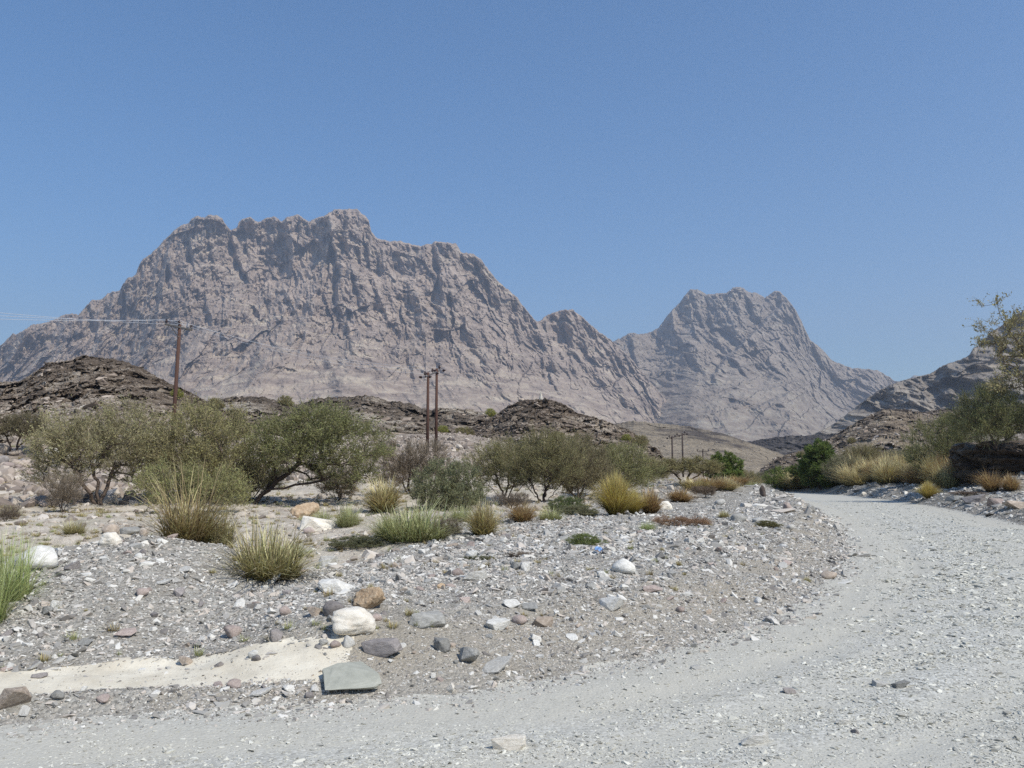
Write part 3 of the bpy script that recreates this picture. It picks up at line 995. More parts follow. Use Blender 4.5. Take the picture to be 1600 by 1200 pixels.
def hull_mesh(name, seed, mat, npt=14, dims=(1, 1, 1), boxy=0.5, chip=0.0):
    q_ = np.random.RandomState(seed)
    d = q_.normal(size=(npt, 3)); d /= np.linalg.norm(d, axis=1)[:, None]
    c = np.clip(d * 1.6, -1, 1)
    p = d * (1 - boxy) + c * boxy
    p *= q_.uniform(0.75, 1, npt)[:, None]
    bm = bmesh.new()
    for x_1 in p: bm.verts.new(x_1)
    r_1 = bmesh.ops.convex_hull(bm, input=bm.verts[:])
    loose = [v for v in bm.verts if not v.link_faces]
    bmesh.ops.delete(bm, geom=loose, context='VERTS')
    co = np.array([v.co[:] for v in bm.verts]); lo_, hi_ = co.min(0), co.max(0)
    for v in bm.verts:
        for k in range(3): v.co[k] = (v.co[k] - (lo_[k] + hi_[k]) / 2) / ((hi_[k] - lo_[k]) / 2) * dims[k]
    if chip:
        bmesh.ops.dissolve_limit(bm, angle_limit=0.16, verts=bm.verts[:], edges=bm.edges[:])
        bmesh.ops.bevel(bm, geom=bm.edges[:], offset=chip, segments=1, affect='EDGES', clamp_overlap=True)
        bmesh.ops.triangulate(bm, faces=bm.faces[:])
        bmesh.ops.subdivide_edges(bm, edges=bm.edges[:], cuts=2, use_grid_fill=True)
        co = np.array([v.co[:] for v in bm.verts])
        nn = 0.035 * fbm(co[:, 0] * 2.5 + seed, co[:, 1] * 2.5, co[:, 2] * 2.5, 3) + 0.02 * ridged(co[:, 0] * 6 + seed, co[:, 1] * 6, co[:, 2] * 9, 2)
        for v, k in zip(bm.verts, nn): v.co *= 1 + float(k)
    me = bpy.data.meshes.new(name); bm.to_mesh(me); bm.free()
    me.materials.append(mat)
    return me



def stone_collection(key, mat, n, sub, planes, flat, seed, sharp=18):
    c = bpy.data.collections.new(key)
    for i in range(n):
        rr = random.Random(seed + i)
        me = hull_mesh('pebble', seed + i, mat, planes, (1, rr.uniform(0.5, 0.85), rr.uniform(*flat)))
        o = bpy.data.objects.new('pebble', me)
        c.objects.link(o)
    SRC[key] = c
    return c


stone_collection('bank', M['bits'], 14, 2, 11, (0.15, 0.5), 100)
stone_collection('roadc', M['roadbits'], 9, 1, 10, (0.15, 0.42), 200)
stone_collection('flatc', M['flatbits'], 8, 2, 20, (0.4, 0.8), 300)
stone_collection('hillc', M['hillbits'], 8, 2, 14, (0.35, 0.8), 400)
stone_collection('slopec', M['slopebits'], 8, 2, 26, (0.5, 0.9), 500)


def scatter(name, coll, pts, scl, rot, label=None):
    """one object that scatters small stones (or weeds) with geometry nodes"""
    n = len(pts)
    me = bpy.data.meshes.new(name)
    me.vertices.add(n)
    me.vertices.foreach_set('co', np.asarray(pts, np.float32).reshape(-1))
    for k, dat in (('scl', scl), ('rot', rot)):
        a = me.attributes.new(k, 'FLOAT_VECTOR', 'POINT')
        a.data.foreach_set('vector', np.asarray(dat, np.float32).reshape(-1))
    a = me.attributes.new('pick', 'INT', 'POINT')
    a.data.foreach_set('value', np.random.RandomState(n).randint(0, len(coll.objects), n).astype(np.int32))
    o = link(name, me)
    ng = bpy.data.node_groups.new(name, 'GeometryNodeTree')
    ng.interface.new_socket('Geometry', in_out='INPUT', socket_type='NodeSocketGeometry')
    ng.interface.new_socket('Geometry', in_out='OUTPUT', socket_type='NodeSocketGeometry')
    gi = ng.nodes.new('NodeGroupInput'); go = ng.nodes.new('NodeGroupOutput')
    ip = ng.nodes.new('GeometryNodeInstanceOnPoints')
    ci = ng.nodes.new('GeometryNodeCollectionInfo')
    ci.inputs['Collection'].default_value = coll
    ci.inputs['Separate Children'].default_value = True
    ci.inputs['Reset Children'].default_value = True
    ip.inputs['Pick Instance'].default_value = True

    def at(nm, ty):
        q = ng.nodes.new('GeometryNodeInputNamedAttribute')
        q.data_type = ty
        q.inputs['Name'].default_value = nm
        return q.outputs['Attribute']
    L = ng.links.new
    L(gi.outputs[0], ip.inputs['Points'])
    L(ci.outputs[0], ip.inputs['Instance'])
    L(at('pick', 'INT'), ip.inputs['Instance Index'])
    L(at('rot', 'FLOAT_VECTOR'), ip.inputs['Rotation'])
    L(at('scl', 'FLOAT_VECTOR'), ip.inputs['Scale'])
    L(ip.outputs[0], go.inputs[0])
    md = o.modifiers.new('scatter', 'NODES')
    md.node_group = ng
    o['kind'] = 'stuff'
    if label: o['label'] = label
    return o


rs = np.random.RandomState(11)


def polar_samples(n, r0, r1, pw=1.0, half=R(40)):
    th = rs.uniform(-half, half, n)
    u = rs.uniform(0, 1, n) ** pw
    r = r0 * (r1 / r0) ** u
    return r * np.sin(th), r * np.cos(th), r


def stone_sizes(n, a, b, k):
    u = rs.uniform(0, 1, n)
    return (a ** -k + u * (b ** -k - a ** -k)) ** (-1.0 / k)


def make_scatter(name, coll, x, y, size, sink=0.25, tilt=0.35, z=None):
    z = height(x, y) if z is None else z
    n = len(x)
    s = size * 0.5
    rot = np.stack([rs.normal(0, tilt, n), rs.normal(0, tilt, n), rs.uniform(0, 6.28, n)], 1)
    scl = np.stack([s * rs.uniform(0.8, 1.35, n), s, s * rs.uniform(0.8, 1.2, n)], 1)
    pts = np.stack([x, y, z + s * (0.5 - sink * 1.6)], 1)
    return scatter(name, coll, pts, scl, rot)


# bank gravel
x, y, r = polar_samples(620000, 4.6, 75)
s = road_sd(x, y)
sm = silt_mask(x, y, s)
keep = (s > -0.02 - 0.45 * rs.uniform(0, 1, len(s)) ** 3 - 0.25 * np.clip(perlin(x * 1.3, y * 1.3, 71), 0, 1)) & (s < 11 + 3 * perlin(x * 0.3, y * 0.3, 2))
keep &= ~((sm > 0.03) & (rs.uniform(0, 1, len(x)) > np.clip(0.30 - sm * 1.6, 0.07, 1)))
keep &= ~((x < -1.2) & (s > 4.9 + 2 * sstep(-3, -1.2, x)) & (rs.uniform(0, 1, len(x)) > 0.07))
clump = perlin(x * 1.1, y * 1.1, 8) + 0.5 * perlin(x * 3.5, y * 3.5, 8)
keep &= rs.uniform(-0.9, 0.9, len(x)) < clump + 0.7
x, y, r = x[keep], y[keep], r[keep]
s = road_sd(x, y)
face = 1 - 0.25 * np.exp(-((s - 0.6) / 0.7) ** 2) * (x > -1.5)
sz = stone_sizes(len(x), 0.018, 0.15, 2.45) * np.clip(r / 9, 0.8, 1.7) * face * np.clip(1 + 0.5 * perlin(x * 0.5, y * 0.5, 91), 0.6, 1.6)
make_scatter('gravel', SRC['bank'], x, y, sz, 0.33, 0.38)
# road gravel
x, y, r = polar_samples(480000, 4.0, 60)
s = road_sd(x, y)
keep = (s < 0.0)
cl = perlin(x * 0.8, y * 1.6, 8) + 0.4 * perlin(x * 3, y * 3, 8)
dens = (0.30 + 0.70 * sstep(-0.35, 0.4, cl)) * (1 - 0.8 * sstep(0.1, 0.5, track(x, y, s)))
dens *= 0.45 + 0.55 * sstep(0.1, 1.8, -s + 0.5 * perlin(x * 0.7, y * 0.7, 12))
dens *= 1 - 0.5 * np.clip(np.exp(-((s + 0.3) / 0.35) ** 2) + 0.7 * np.exp(-((s + 1.2) / 0.4) ** 2), 0, 1)
keep &= rs.uniform(0, 1, len(x)) < dens
x, y, r = x[keep], y[keep], r[keep]
sz = stone_sizes(len(x), 0.015, 0.09, 2.5) * np.clip(r / 7, 0.8, 2.3) * (0.6 + 0.4 * sstep(0.1, 1.4, -road_sd(x, y)))
make_scatter('road_gravel', SRC['roadc'], x, y, sz * 0.9, 0.28, 0.2)
# rocky far shoulder of the road
x = rs.uniform(8, 48, 60000); y = rs.uniform(24, 80, 60000)
s = road_sd(x, y)
keep = (s > 0.1) & (s < 7) & (x - 0.3 * y > -1) & (rs.uniform(-1, 1, len(x)) < perlin(x * 0.6, y * 0.6, 3) * 1.2 + 0.1)
x, y = x[keep], y[keep]
make_scatter('shoulder_stones', SRC['bank'], x, y, stone_sizes(len(x), 0.09, 0.7, 2.2), 0.25, 0.3)
# stones on the wadi floor and the lower slopes
x, y, r = polar_samples(60000, 10, 105)
s = road_sd(x, y)
keep = (s > 6) & (rs.uniform(-1, 1, len(x)) < perlin(x * 0.35, y * 0.35, 8) * 1.6 - 0.1)
x, y, r = x[keep], y[keep], r[keep]
sz = stone_sizes(len(x), 0.04, 0.4, 2.0) * np.clip(r / 25, 0.8, 2.0)
make_scatter('loose_stones', SRC['flatc'], x, y, sz, 0.3, 0.3)
# boulder field on the left slope
x, y, r = polar_samples(9000, 40, 62, half=R(34))
keep = (x < -0.33 * y) & (rs.uniform(-1, 1, len(x)) < perlin(x * 0.15, y * 0.15, 8) + 0.45)
x, y, r = x[keep], y[keep], r[keep]
make_scatter('slope_rubble', SRC['slopec'], x, y, stone_sizes(len(x), 0.2, 1.0, 1.6), 0.25, 0.35)
# rubble of the middle slope
x, y, r = polar_samples(30000, 52, 112, half=R(22))
keep = (x > -0.33 * y) & (x < 0.2 * y) & (road_sd(x, y) > 20) & (rs.uniform(-1, 1, len(x)) < perlin(x * 0.12, y * 0.12, 8) + 0.1)
x, y, r = x[keep], y[keep], r[keep]
make_scatter('slope_rubble', SRC['slopec'], x, y, stone_sizes(len(x), 0.15, 0.9, 1.8), 0.25, 0.35)


def hill_scatter(V, n, a, b, vmin=0.05, seed=1, coll='hillc', k=1.8):
    q = np.random.RandomState(seed)
    rr_ = (q.uniform(vmin, 0.985, n) * (V.shape[0] - 1))
    cc_ = (q.uniform(0, 1, n) * (V.shape[1] - 2))
    ri, ci = rr_.astype(int), cc_.astype(int)
    P = V[ri, ci] * (1 - (cc_ - ci))[:, None] + V[ri, ci + 1] * (cc_ - ci)[:, None]
    keep = q.uniform(-1, 1, n) < perlin(P[:, 0] * 0.12, P[:, 2] * 0.35, 3) + 0.35
    P = P[keep]; m = len(P)
    u = q.uniform(0, 1, m)
    size = (a ** -k + u * (b ** -k - a ** -k)) ** (-1.0 / k) * 0.5
    rot = np.stack([q.normal(0, 0.3, m), q.normal(-0.2, 0.25, m), q.uniform(0, 6.28, m)], 1)
    scl = np.stack([size * q.uniform(0.9, 2.2, m), size, size * q.uniform(0.5, 1.0, m)], 1)
    scatter('hill_rubble', SRC[coll], P, scl, rot)


hill_scatter(VA, 10000, 0.18, 1.3, 0.03, 1, k=2.3)
hill_scatter(VA[:75], 6000, 0.15, 0.8, 0.0, 5, 'slopec', k=2.3)
hill_scatter(VB, 5000, 0.2, 1.6, 0.05, 2, k=2.3)
hill_scatter(VC, 6500, 0.18, 1.2, 0.05, 3, k=2.3)
hill_scatter(VE, 5000, 0.25, 1.2, 0.02, 4, k=2.4)
hill_scatter(VE, 3000, 0.25, 1.0, 0.0, 6, 'slopec', k=2.4)

# ------------------------------------------------------------------ individually placed stones
ROCKV = {}


def rockv(kind, mk):
    key = (kind, mk)
    if key not in ROCKV:
        base = {'round': (3, 22, 12, 0.07, True), 'block': (4, 20, 90, 0.03, False), 'slab': (4, 20, 90, 0.025, False), 'chip': (3, 16, 90, 0.02, False), 'stack': (4, 12, 40, 0.12, False)}[kind]
        if mk in ('cream', 'green'): base = (4,) + base[1:]
        sd = sum(ord(c) for c in kind + mk) * 3
        if kind in ('block', 'slab', 'chip'):
            n_, bx_ = {'block': (15, 0.75), 'slab': (18, 1.0), 'chip': (11, 0.5)}[kind]
            ROCKV[key] = [hull_mesh('stone', sd + i, M[mk], n_, (1, 1, 1), bx_, 0.05) for i in range(3)]
            return ROCKV[key]
        ROCKV[key] = [rock_mesh('stone', sd + i, M[mk], base[0], base[1], base[2], base[3], base[4]) for i in range(3)]
    return ROCKV[key]


# px, py of the foot-ish centre, width px, height px, shape, colour, tilt, label
ROCKS = [
    (550, 992, 72, 36, 'round', 'cream', 0.10, 'big cream-white boulder, the brightest on the gravel bank'),
    (520, 962, 34, 24, 'round', 'purple', 0.15, 'purple-grey rounded stone touching the back of the cream-white boulder'),
    (575, 952, 50, 36, 'stack', 'orange', 0.2, 'orange-yellow crumbly rock behind the cream-white boulder'),
    (525, 924, 58, 20, 'block', 'pale', 0.05, 'long pale flat-topped rock behind the orange rock'),
    (595, 1025, 62, 18, 'slab', 'purple', 0.12, 'long purple-grey slab lying in front of the cream-white boulder'),
    (543, 1078, 84, 46, 'slab', 'green', 0.35, 'large greenish-grey slab tilted at the roadside below the pale silt'),
    (775, 1052, 38, 38, 'slab', 'pale', 0.6, 'upright pale grey slab leaning near the road edge'),
    (731, 1036, 34, 24, 'block', 'grey', 0.2, 'grey-brown stone just left of the leaning pale slab'),
    (690, 1018, 26, 20, 'block', 'grey', 0.3, 'dark-sided grey block right of the purple-grey slab'),
    (668, 980, 60, 14, 'slab', 'grey', 0.08, 'long low grey slab right of the cream-white boulder'),
    (778, 985, 38, 16, 'slab', 'pale', 0.1, 'pale wedge-shaped stone on the middle of the bank'),
    (813, 977, 24, 14, 'round', 'pink', 0.1, 'small pinkish rounded stone beside the pale wedge'),
    (848, 980, 32, 17, 'block', 'tan', 0.15, 'tan striped block in the middle of the bank'),
    (955, 954, 38, 20, 'block', 'pale', 0.25, 'white angular block on the bank above the road bend'),
    (975, 896, 36, 24, 'round', 'pale', 0.1, 'whitish hump-shaped boulder on the bank, upper middle'),
    (943, 902, 20, 10, 'block', 'pale', 0.1, 'small pale stone just left of the whitish hump-shaped boulder'),
    (1020, 927, 32, 7, 'slab', 'pink', 0.1, 'thin pinkish slab lying flat right of the white angular block'),
    (1296, 905, 26, 13, 'round', 'tan', 0.1, 'tan stone at the foot of the bank on the outside of the bend'),
    (1224, 888, 18, 12, 'slab', 'pale', 0.5, 'pale chip standing on the bank slope near the bend'),
    (805, 891, 14, 14, 'block', 'grey', 0.1, 'grey block half under the dead twig clump'),
    (822, 892, 16, 14, 'block', 'pale', 0.1, 'white cube-like stone beside the grey block in the twig clump'),
    (742, 905, 40, 14, 'slab', 'pale', 0.05, 'broad pale half-buried slab on the bank'),
    (716, 900, 19, 13, 'round', 'pink', 0.1, 'pinkish stone left of the broad half-buried slab'),
    (512, 885, 30, 17, 'block', 'pale', 0.1, 'white stone with shaded right end right of the olive tussock'),
    (363, 997, 27, 18, 'round', 'pink', 0.15, 'pinkish tan stone low on the front of the left mound'),
    (431, 1001, 20, 18, 'block', 'purple', 0.2, 'bluish purple block low on the right end of the left mound'),
    (277, 932, 18, 13, 'block', 'purple', 0.2, 'dark angular stone high in the middle of the left mound'),
    (221, 932, 24, 12, 'round', 'pink', 0.15, 'pink-tan lens-shaped stone on the upper left mound'),
    (14, 1112, 46, 32, 'block', 'tan', 0.3, 'large tan rock cut by the left edge beside the road'),
    (36, 1122, 15, 20, 'slab', 'pale', 0.9, 'white upright chip beside the tan rock at the left edge'),
    (405, 1090, 28, 15, 'slab', 'pale', 0.4, 'whitish chip standing below the right part of the silt'),
    (365, 1075, 22, 11, 'block', 'pink', 0.1, 'pinkish stone on the lip in front of the silt'),
    (48, 892, 78, 36, 'round', 'pale', 0.05, 'big pale grey boulder at the left end of the mound'),
    (110, 891, 24, 13, 'block', 'purple', 0.2, 'dark purple stone at the right foot of the pale grey boulder'),
    (168, 834, 28, 15, 'round', 'tan', 0.1, 'tan rounded boulder behind the left mound'),
    (202, 835, 30, 12, 'round', 'grey', 0.1, 'grey lying boulder right of the tan rounded boulder'),
    (172, 852, 32, 20, 'round', 'cream', 0.1, 'cream lumpy boulder in front of the tan rounded boulder'),
    (222, 837, 14, 11, 'round', 'tan', 0.1, 'small tan stone at the right end of the boulders behind the mound'),
    (475, 808, 48, 26, 'stack', 'orange', 0.15, 'orange-brown crusty boulder under the leaning green tree'),
    (495, 829, 54, 14, 'slab', 'cream', 0.08, 'pale cream slab in front of the orange-brown crusty boulder'),
    (483, 834, 18, 11, 'round', 'pink', 0.1, 'pink stone lying against the pale cream slab'),
    (562, 723, 22, 13, 'round', 'tan', 0.1, 'tan boulder on the slope right of the leaning green tree'),
    (1040, 796, 24, 14, 'round', 'cream', 0.1, 'pale boulder right of the golden tussocks'),
    (1125, 789, 16, 10, 'round', 'pale', 0.1, 'whitish boulder left of the road where the far grass ends'),
    (1154, 815, 26, 14, 'round', 'grey', 0.1, 'grey rounded boulder behind the dead brush'),
    (1190, 818, 24, 10, 'block', 'pale', 0.1, 'pale boulder right of the grey rounded boulder'),
    (1232, 799, 14, 15, 'block', 'pink', 0.3, 'reddish upright stone on the bank crest beside the far road'),
    (1210, 797, 20, 7, 'slab', 'pale', 0.1, 'pale flat stone left of the reddish upright stone'),
    (1180, 1163, 50, 9, 'slab', 'pale', 0.1, 'pale pinkish slab lying in the road at the bottom'),
    (1233, 1085, 22, 7, 'slab', 'purple', 0.1, 'small dark flat stone in the middle of the road'),
    (795, 1172, 54, 10, 'slab', 'cream', 0.1, 'long cream splinter half buried in the road at the bottom'),
    (1088, 1047, 15, 7, 'chip', 'pale', 0.1, 'small white chip on the road near the bank foot'),
    (1376, 1072, 22, 8, 'chip', 'pale', 0.1, 'pale flat chip right of the dark stone on the road'),
    (1410, 1075, 26, 6, 'slab', 'grey', 0.05, 'thin grey slab right of the pale flat chip on the road'),
    (1318, 1133, 26, 8, 'slab', 'pale', 0.1, 'pale slab above the pinkish slab on the road'),
    (1338, 1147, 12, 7, 'chip', 'purple', 0.1, 'little dark chip below right of the pale slab on the road'),
    (60, 1060, 22, 9, 'slab', 'purple', 0.1, 'dark flat stone left of the silt'),
    (88, 1096, 20, 12, 'round', 'grey', 0.1, 'grey-brown lump on the small lip in front of the silt, left end'),
    (160, 1101, 20, 9, 'block', 'pink', 0.1, 'pinkish lump on the lip in front of the silt'),
    (288, 1040, 20, 13, 'block', 'tan', 0.15, 'tan chip at the upper edge of the silt'),
    (340, 1043, 14, 8, 'block', 'purple', 0.1, 'purple chip lying on the silt'),
    (395, 1028, 18, 12, 'round', 'pale', 0.1, 'pale stone at the top right of the silt'),
    (399, 1035, 15, 9, 'round', 'purple', 0.1, 'purple stone just below the pale one at the top right of the silt'),
    (253, 914, 20, 12, 'slab', 'pale', 0.3, 'white chip upper middle of the left mound'),
    (287, 895, 18, 11, 'slab', 'pale', 0.3, 'pale chip near the crest of the left mound'),
    (312, 950, 10, 18, 'chip', 'purple', 0.8, 'narrow dark splinter standing on the right of the left mound'),
    (424, 913, 20, 18, 'slab', 'pale', 0.8, 'pale upright slab below the olive tussock'),
    (362, 919, 14, 12, 'chip', 'pale', 0.4, 'whitish chip on the upper right of the left mound'),
    (375, 950, 18, 16, 'chip', 'pale', 0.6, 'slanting pale chip on the right shoulder of the left mound'),
    (315, 1004, 10, 18, 'chip', 'pale', 0.8, 'pale splinter standing left of the pinkish tan stone'),
    (72, 962, 18, 15, 'block', 'grey', 0.1, 'grey block on the left side of the mound'),
    (85, 952, 16, 12, 'block', 'pale', 0.1, 'pale block above the grey block on the left side of the mound'),
    (195, 994, 28, 12, 'slab', 'pink', 0.3, 'pinkish slab with pale chip behind in the centre of the left mound'),
    (130, 1010, 20, 12, 'slab', 'grey', 0.3, 'grey slab low on the left mound'),
    (215, 876, 14, 10, 'round', 'pale', 0.1, 'pale pebble on the crest of the left mound'),
    (223, 868, 12, 9, 'round', 'purple', 0.1, 'dark pebble behind the pale one on the crest of the left mound'),
    (445, 962, 18, 14, 'round', 'pink', 0.1, 'pink-grey stone between mound and cream-white boulder'),
    (490, 962, 20, 14, 'block', 'tan', 0.1, 'tan block left of the cream-white boulder'),
    (545, 1012, 20, 18, 'round', 'pale', 0.1, 'pale grey cobble under the front of the cream-white boulder'),
    (523, 1014, 18, 10, 'round', 'pink', 0.1, 'pinkish cobble in the row below the cream-white boulder'),
    (505, 1010, 14, 9, 'round', 'grey', 0.1, 'grey cobble at the left of the row below the cream-white boulder'),
    (568, 964, 18, 13, 'round', 'grey', 0.1, 'round grey cobble at the right shoulder of the cream-white boulder'),
    (588, 972, 18, 11, 'round', 'pink', 0.1, 'pinkish cobble right of the round grey cobble'),
    (688, 920, 12, 9, 'block', 'orange', 0.1, 'rust-brown pyramid-like stone on the upper bank'),
    (726, 941, 16, 8, 'block', 'pink', 0.1, 'reddish stone on the upper bank'),
    (800, 950, 26, 12, 'slab', 'pale', 0.5, 'pale tilted slab on the bank above the pink stone'),
    (828, 955, 24, 11, 'slab', 'grey', 0.3, 'grey tilted slab right of the pale tilted one'),
    (894, 1000, 18, 12, 'chip', 'pale', 0.3, 'pale chip right of the tan striped block'),
    (838, 1010, 12, 13, 'chip', 'pale', 0.6, 'small pale chip standing above the road edge'),
    (1064, 958, 14, 9, 'round', 'pink', 0.1, 'pinkish stone low on the bank before the bend'),
    (703, 1084, 14, 14, 'chip', 'cream', 0.2, 'cream pebble at the road edge below the leaning pale slab'),
    (677, 1062, 8, 24, 'chip', 'pale', 1.2, 'narrow pale splinter pointing at the road'),
    (492, 1083, 14, 11, 'chip', 'pale', 0.5, 'pale chip left of the large greenish slab'),
    (483, 1093, 14, 9, 'round', 'purple', 0.1, 'dark cobble left of the large greenish slab'),
    (737, 872, 18, 12, 'block', 'pale', 0.1, 'pale block on the far bank left of the twig clump'),
    (1350, 774, 10, 6, 'round', 'cream', 0.1, 'white stone on the far shoulder of the road'),
    (1105, 834, 12, 8, 'round', 'grey', 0.1, 'grey stone just right of the dead brush'),
    (1236, 828, 12, 8, 'round', 'pale', 0.1, 'pale stone on the bank near its narrow end'),
    (1590, 795, 34, 12, 'block', 'tan', 0.1, 'tan rock below the dark bluff at the right edge'),
    (1525, 785, 34, 16, 'block', 'purple', 0.15, 'dark blocky rock at the foot of the bluff'),
    (1495, 782, 22, 9, 'block', 'grey', 0.15, 'grey rock at the left foot of the bluff'),
    (1560, 790, 26, 12, 'block', 'pink', 0.15, 'pinkish rock in the rubble below the bluff'),
]
rnd = random.Random(5)
for i, (px, py, w, h, kind, mk, tilt, lab) in enumerate(ROCKS):
    p = place(px, py)
    k = p.y / F_PX
    W, Hh = w * k * 0.5, h * k * 0.5
    if kind in ('slab', 'chip') and tilt >= 0.3:
        ry_ = min(W * 1.15, Hh / math.sin(min(1.3, tilt + math.atan2(1.4, p.y))))
        dims = (W, ry_, max(0.16 * W, 0.012))
    elif kind in ('slab',):
        a = 0.40 * W if tilt < 0.3 else 0.22 * W
        dims = (W, max(W * 0.55, Hh), max(a, 0.012)) if tilt < 0.3 else (W, max(Hh, W * 0.6), max(a, 0.01))
    else:
        dims = (W, W * rnd.uniform(0.7, 0.9), Hh * 1.15)
    rx = tilt if kind in ('slab', 'chip') else rnd.uniform(-tilt, tilt)
    name = {'round': 'boulder' if w > 30 else 'stone', 'block': 'rock' if w > 26 else 'stone', 'slab': 'stone_slab', 'chip': 'stone_chip', 'stack': 'rock'}[kind]
    o = link(name, rockv(kind, mk)[i % 3])
    o.scale = dims
    o.rotation_euler = (rx, rnd.uniform(-0.12, 0.12), rnd.uniform(-0.4, 0.4))
    zz = dims[2] * 0.55
    if rx >= 0.3: zz = dims[1] * math.sin(min(rx, 1.5)) * 0.8
    o.location = (p.x, p.y + dims[1] * 0.4, H1(p.x, p.y + dims[1] * 0.4) + zz)
    tag(o, lab, name.replace('_', ' ') if name != 'stone_chip' else 'stone')

# medium stones, individually placed but alike
q = np.random.RandomState(77)
cols = [('pale', 'pale'), ('pink', 'pinkish'), ('grey', 'grey'), ('purple', 'dark purplish'), ('tan', 'tan')]
cnt = 0
tries = 0
while cnt < 185 and tries < 5000:
    tries += 1
    th = q.uniform(-R(31.5), R(24)); rr0 = 5.9 * (17 / 5.9) ** q.uniform(0, 1)
    x0, y0 = rr0 * math.sin(th), rr0 * math.cos(th)
    s0 = float(road_sd(np.array([x0]), np.array([y0]))[0])
    if s0 < 0.15 or s0 > 8: continue
    m0 = float(silt_mask(np.array([x0]), np.array([y0]), np.array([s0]))[0])
    if m0 > 0.02: continue
    mk, cn = cols[q.choice(5, p=[0.34, 0.20, 0.30, 0.07, 0.09])]
    left = x0 < -1.8
    if left and s0 > 5: continue
    sz = rr0 * q.uniform(7.5, 15) / F_PX * 0.5
    kind = ['block', 'round', 'chip', 'slab'][q.choice(4, p=[0.36, 0.05, 0.37, 0.22])]
    o = link('stone', rockv(kind, mk)[q.randint(3)])
    fl = q.uniform(0.35, 0.8)
    o.scale = (sz * q.uniform(0.9, 1.4), sz * q.uniform(0.6, 1.0), sz * fl)
    o.rotation_euler = (q.normal(0.1, 0.3), q.normal(0, 0.25), q.uniform(0, 6.28))
    o.location = (x0, y0, H1(x0, y0) + sz * fl * 0.45)
    where = 'left gravel mound' if left else ('gravel bank right of the cream-white boulder' if x0 < 0.6 else ('crown of the bank before the bend' if s0 > 2 else 'bank face above the road'))
    shape = {'block': 'angular', 'round': 'rounded', 'chip': 'chipped', 'slab': 'flat'}[kind]
    tag(o, f'{cn} {shape} fist-sized stone loose on the {where}', 'stone', f'{cn} {shape} stones on the {where}')
    cnt += 1

# individual boulders of the left slope and near the bluff
cnt = 0
for i in range(2000):
    if cnt >= 60: break
    px, py = q.uniform(-8, 150), q.uniform(690, 765)
    if py < 700 - 0 * px: pass
    p = place(px, py, 25, 90)
    k = p.y / F_PX
    w = q.uniform(9, 26)
    mk_ = ['tan', 'pink', 'tan', 'cream', 'purple'][q.randint(5)]
    o = link('boulder', rockv('round' if q.rand() < 0.6 else 'block', mk_)[q.randint(3)])
    W = w * k * 0.5
    o.scale = (W * q.uniform(0.9, 1.3), W, W * q.uniform(0.55, 0.8))
    o.rotation_euler = (q.normal(0, 0.2), q.normal(0, 0.2), q.uniform(0, 6.28))
    o.location = (p.x, p.y, p.z + W * 0.3)
    cn = {'tan': 'tan', 'pink': 'pinkish', 'cream': 'pale cream', 'purple': 'dark purplish'}[mk_]
    bg = 'large' if w > 17.5 else 'small'
    hi_ = 'upper' if py < 728 else 'lower'
    tag(o, f'{bg} {cn} boulder tumbled on the {hi_} part of the bouldery slope at far left', 'boulder', f'{bg} {cn} boulders on the {hi_} far left slope')
    cnt += 1

# pale spire and boulder on the crest of the central hill
def crest_pt(V, px):
    c = V[-1]
    pxs = 800 + F_PX * c[:, 0] / c[:, 1] * 1.0
    k = int(np.argmin(np.abs(pxs - px)))
    return Vector(c[k].tolist())


p = crest_pt(VC, 846)
o = link('rock_spire', rock_mesh('rock_spire', 901, M['cream'], 3, 10, 20, 0.12, False, (0.45, 0.35, 1.0)))
v = np.empty(len(o.data.vertices) * 3, np.float32); o.data.vertices.foreach_get('co', v); v = v.reshape(-1, 3)
tp = 1 - 0.42 * (v[:, 2] + 1); v[:, 0] *= tp; v[:, 1] *= tp; v[:, 0] -= 0.12 * (v[:, 2] + 1)
o.data.vertices.foreach_set('co', v.reshape(-1))
o.location = p + Vector((0, 0.3, 0.6))
tag(o, 'small pale pointed rock standing on top of the dark domed hill', 'rock')
p = crest_pt(VC, 815)
o = link('boulder', rockv('round', 'tan')[0]); o.scale = (0.55, 0.5, 0.4); o.location = p + Vector((0, -0.2, 0.1))
tag(o, 'tan boulder perched on the left shoulder of the dark domed hill', 'boulder')

# small dark upright marker stone on the far road
p = place(1192, 777)
o = link('marker_stone', rock_mesh('marker_stone', 77, M['dark'], 3, 10, 20, 0.05, False, (0.16, 0.15, 0.36)))
o.location = p + Vector((0, 0, 0.22)); o.rotation_euler = (0, -0.15, 0)
tag(o, 'small dark upright stone standing on the gravel where the road disappears', 'stone')

